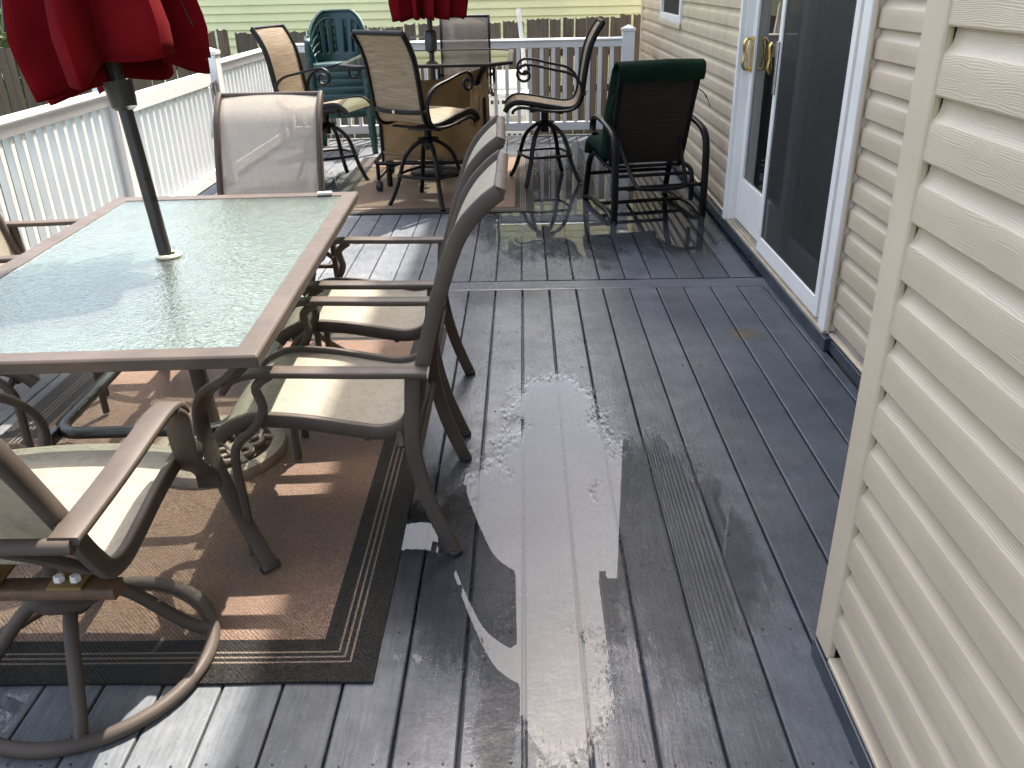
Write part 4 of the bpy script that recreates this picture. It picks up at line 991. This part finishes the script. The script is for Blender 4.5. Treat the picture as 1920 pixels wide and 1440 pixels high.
# ================================================================ glider chair with green cushion
t = thing('glider_chair', 'black glider chair with dark green cushion beside the house wall', 'chair', (0.845, 6.09, 0.0), math.radians(11))
for s in (-1, 1):
    X = s * 0.315
    g = G(); g.bar(cr([(X, -0.38, 0.0), (X, -0.385, 0.25), (X, -0.37, 0.47), (X, -0.33, 0.555), (X, -0.24, 0.60), (X, -0.02, 0.635), (X, 0.12, 0.635), (X, 0.19, 0.60), (X, 0.195, 0.54), (X, 0.14, 0.515)], 5), 0.045, 0.024, (1, 0, 0)); g.obj('arm', BLACKM, t, 50)
    g = G(); g.bar(cr([(X, -0.36, 0.02), (X, -0.2, 0.05), (X, 0.0, 0.045), (X, 0.2, 0.05), (X, 0.36, 0.02)], 4), 0.04, 0.024, (1, 0, 0)); g.obj('base_rail', BLACKM, t, 50)
    g = G(); g.bar(cr([(X, 0.37, 0.0), (X, 0.33, 0.15), (X, 0.27, 0.30), (X, 0.20, 0.36)], 4), 0.04, 0.024, (1, 0, 0)); g.obj('leg', BLACKM, t, 50)
    g = G(); g.bar(cr([(X * 0.86, -0.27, 0.10), (X * 0.86, -0.24, 0.3), (X * 0.86, 0.0, 0.325), (X * 0.86, 0.3, 0.36)], 4), 0.03, 0.022, (1, 0, 0)); g.obj('seat_rail', BLACKM, t, 50)
    g = G(); g.bar(cr([(X * 0.80, -0.04, 0.30), (X * 0.81, -0.10, 0.42), (X * 0.83, -0.19, 0.70), (X * 0.845, -0.27, 0.92), (X * 0.85, -0.305, 0.985)], 4), 0.03, 0.028, (1, 0, 0)); g.obj('back_rail', BLACKM, t, 50)
    g = G(); g.lathe([(0.019, 0), (0.021, 0.008), (0.019, 0.012)], 10, (X, -0.38, 0.001)); g.obj('foot_glide', RUBBER, t)
g = G()
for y, z in ((-0.24, 0.285), (-0.05, 0.31), (0.12, 0.33), (0.30, 0.35)): g.tube([(-0.27, y, z), (0.27, y, z)], 0.012, 8)
g.obj('seat_slats', BLACKM, t)
g = G(); g.tube([(-0.31, -0.36, 0.23), (0.31, -0.36, 0.23)], 0.014, 8); g.tube([(-0.31, 0.33, 0.2), (0.31, 0.33, 0.2)], 0.014, 8); g.tube([(0.0, -0.36, 0.23), (0.0, 0.30, 0.06)], 0.012, 8); g.tube([(-0.31, 0.0, 0.05), (0.31, 0.0, 0.05)], 0.014, 8); g.obj('base_stretcher', BLACKM, t)
g = G(); g.tube(cr([(-0.215, -0.12, 0.50), (-0.205, -0.20, 0.42), (-0.18, -0.38, 0.27), (-0.13, -0.435, 0.235), (0.13, -0.435, 0.235), (0.18, -0.38, 0.27), (0.205, -0.20, 0.42), (0.215, -0.12, 0.50)], 5), 0.0135, 8); g.obj('recliner_loop', BLACKM, t)
pb = cr([(0, -0.06, 0.33), (0, -0.11, 0.45), (0, -0.195, 0.70), (0, -0.275, 0.92), (0, -0.31, 0.985)], 5)
g = G(); g.sheet([(p.y, p.z) for p in pb], -0.245, 0.245, 8, 0.004, 0.012); g.obj('back_sling', SLINGD, t, 60)
def cushion(path, hw, th, name, parent):
    """soft pad swept along a (y,z) path: rounded ends, tufted surface."""
    P = [Vector((0, *p)) for p in path]; n = len(P); nx = 18; v = []; f = []
    for i in range(n):
        tg = (P[min(i + 1, n - 1)] - P[max(i - 1, 0)]).normalized(); N = Vector((0, -tg.z, tg.y)); e = math.sin(PI * min(max(i / (n - 1), 0.0), 1.0)) ** 0.3 if 0 < i < n - 1 else 0.25
        for k in range(2 * nx):
            a = 2 * PI * k / (2 * nx); cx_ = math.copysign(abs(math.cos(a)) ** 0.45, math.cos(a)); cz_ = math.copysign(abs(math.sin(a)) ** 0.8, math.sin(a))
            x = hw * cx_ * (0.96 + 0.04 * e) + 0.006 * noise.noise((i * .4, k * .5, 1)); d = th / 2 * cz_ * e * (1 + 0.18 * noise.noise((x * 7, i * 0.35, 4.0)))
            q = P[i] + N * d; v.append((x, q.y, q.z))
    m = 2 * nx
    for i in range(n - 1):
        for k in range(m): r = (k + 1) % m; f.append((i * m + k, i * m + r, (i + 1) * m + r, (i + 1) * m + k))
    f.append(tuple(range(m))); f.append(tuple(reversed(range((n - 1) * m, n * m))))
    g = G(); g.add(v, f); return g.obj(name, GREENC, parent, 70)
cu = cushion([(p.y, p.z) for p in cr([(0, 0.47, 0.325), (0, 0.44, 0.40), (0, 0.33, 0.435), (0, 0.12, 0.415), (0, 0.03, 0.41), (0, -0.0, 0.46), (0, -0.06, 0.66), (0, -0.145, 0.88), (0, -0.20, 0.985)], 5)], 0.305, 0.145, 'cushion', t)
hood = cr([(0, -0.190, 0.955), (0, -0.235, 1.005), (0, -0.295, 1.022), (0, -0.338, 0.998), (0, -0.338, 0.945), (0, -0.318, 0.885)], 4)
v = []; f = []; nx = 14
g = G(); g.sheet([(p.y, p.z) for p in hood], -0.300, 0.282, 22, 0.012, 0.004)
nh = len(hood)
for q, (x, y, z) in enumerate(g.v):
    i = (q // 23) % nh; w_ = max(0.0, (i - nh * 0.45) / (nh * 0.55))
    d = noise.noise((x * 6.0, 2.0, 0.5)); g.v[q] = (x + 0.006 * noise.noise((z * 9, x * 4, 1)), y - 0.014 * w_ * noise.noise((x * 11, z * 5, 7.0)), z + w_ * (0.035 * d + 0.02) + 0.006 * noise.noise((x * 9, 3.1, y * 4)))
hd_ = g.obj('cushion_hood', GREENC, cu, 70)
for s in (-1, 1):
    g = G()
    for k, (dx, dy, dz) in enumerate(((0.05, -0.03, -0.06), (0.075, -0.05, -0.12))):
        A = Vector((s * 0.275, -0.255, 0.84)); g.bar(cr([A, A + Vector((s * dx * 0.6, dy * 0.6, dz * 0.35)), A + Vector((s * dx, dy, dz))], 4), 0.008, 0.003, (0, 1, 0))
    g.bar(cr([(s * 0.27, -0.22, 0.80), (s * 0.278, -0.25, 0.84), (s * 0.27, -0.28, 0.90)], 3), 0.008, 0.003, (0, 1, 0)); g.obj('tie_string', GREENC, cu)

# ================================================================ stacked green plastic chairs
def plastic_chair(label, loc, rz):
    t = thing('plastic_chair', label, 'chair', loc, rz, 'green plastic chairs in one stack')
    # seat pan, waterfall front
    pr = cr([(0, 0.235, 0.345), (0, 0.240, 0.395), (0, 0.215, 0.425), (0, 0.10, 0.425), (0, -0.08, 0.410), (0, -0.18, 0.415)], 4)
    g = G(); g.sheet([(p.y, p.z) for p in pr], -0.225, 0.225, 10, 0.006, 0.014); g.obj('seat', PLAST, t, 60)
    # wrapped back shell with vertical slots
    nt, nz = 60, 22; v = []; f = []; a0, a1 = math.radians(-32), math.radians(212)
    for j in range(nz + 1):
        w_ = j / nz
        for i in range(nt + 1):
            u = i / nt; a = a0 + (a1 - a0) * u; c = math.cos(a); s = math.sin(a)
            back = max(0.0, s)                      # 1 at the middle of the back
            ztop = 0.655 + 0.215 * min(1.0, max(0.0, (back - 0.30) / 0.62)) ** 0.8
            z = 0.415 + (ztop - 0.415) * w_
            flare = 1 + 0.10 * w_
            x = 0.235 * math.copysign(abs(c) ** 0.75, c) * flare + math.copysign(0.028, c) * w_ * (1 - back); y = -(-0.02 + 0.20 * math.copysign(abs(s) ** 0.85, s) * flare) - 0.10 * w_ * back
            v.append((x, y, z))
    for j in range(nz):
        for i in range(nt):
            a = j * (nt + 1) + i; col = i - nt // 2; hole = False
            if abs(col) <= 10 and col % 4 in (2,) and 4 <= j <= 17: hole = True
            if 12 <= abs(col) <= 22 and 5 <= j <= 17 and (j % 4 == 2): hole = True
            if not hole: f.append((a, a + 1, a + nt + 2, a + nt + 1))
    g = G(); g.add(v, f); o = g.obj('back_shell', PLAST, t, 60); m = o.modifiers.new('wall', 'SOLIDIFY'); m.thickness = 0.006; m.offset = 0
    top = [v[nz * (nt + 1) + i] for i in range(nt + 1)]
    g = G(); g.tube([(x, y, z) for x, y, z in top], 0.016, 8); g.obj('rim', PLAST, t)
    for s in (-1, 1):
        g = G(); g.bar(cr([(s * 0.262, 0.10, 0.650), (s * 0.262, 0.20, 0.640), (s * 0.258, 0.238, 0.60), (s * 0.248, 0.245, 0.42), (s * 0.262, 0.262, 0.20), (s * 0.282, 0.285, 0.0)], 4), 0.055, 0.022, (1, 0, 0)); g.obj('leg', PLAST, t, 50)
        g = G(); g.bar(cr([(s * 0.20, -0.17, 0.42), (s * 0.235, -0.24, 0.2), (s * 0.262, -0.30, 0.0)], 4), 0.05, 0.024, (1, 0, 0)); g.obj('leg', PLAST, t, 50)
        g = G(); g.bar([(s * 0.225, 0.22, 0.41), (s * 0.225, -0.16, 0.405)], 0.02, 0.05, (1, 0, 0)); g.obj('apron', PLAST, t, 50)
    return t
LB = ['green plastic chair on the top of the stack', 'green plastic chair second from top of the stack', 'green plastic chair third from top of the stack', 'green plastic chair in the middle of the stack', 'green plastic chair third from bottom of the stack', 'green plastic chair second from bottom of the stack', 'green plastic chair at the bottom of the stack on the deck']
SR = PI + 0.12
c0 = plastic_chair(LB[6], (-1.76, 8.66, 0.0), SR)
for k in range(1, 7): dup(c0, LB[6 - k], (-1.76 - 0.002 * k, 8.66 + 0.006 * k, 0.067 * k), SR + 0.006 * ((k * 7) % 5 - 2))
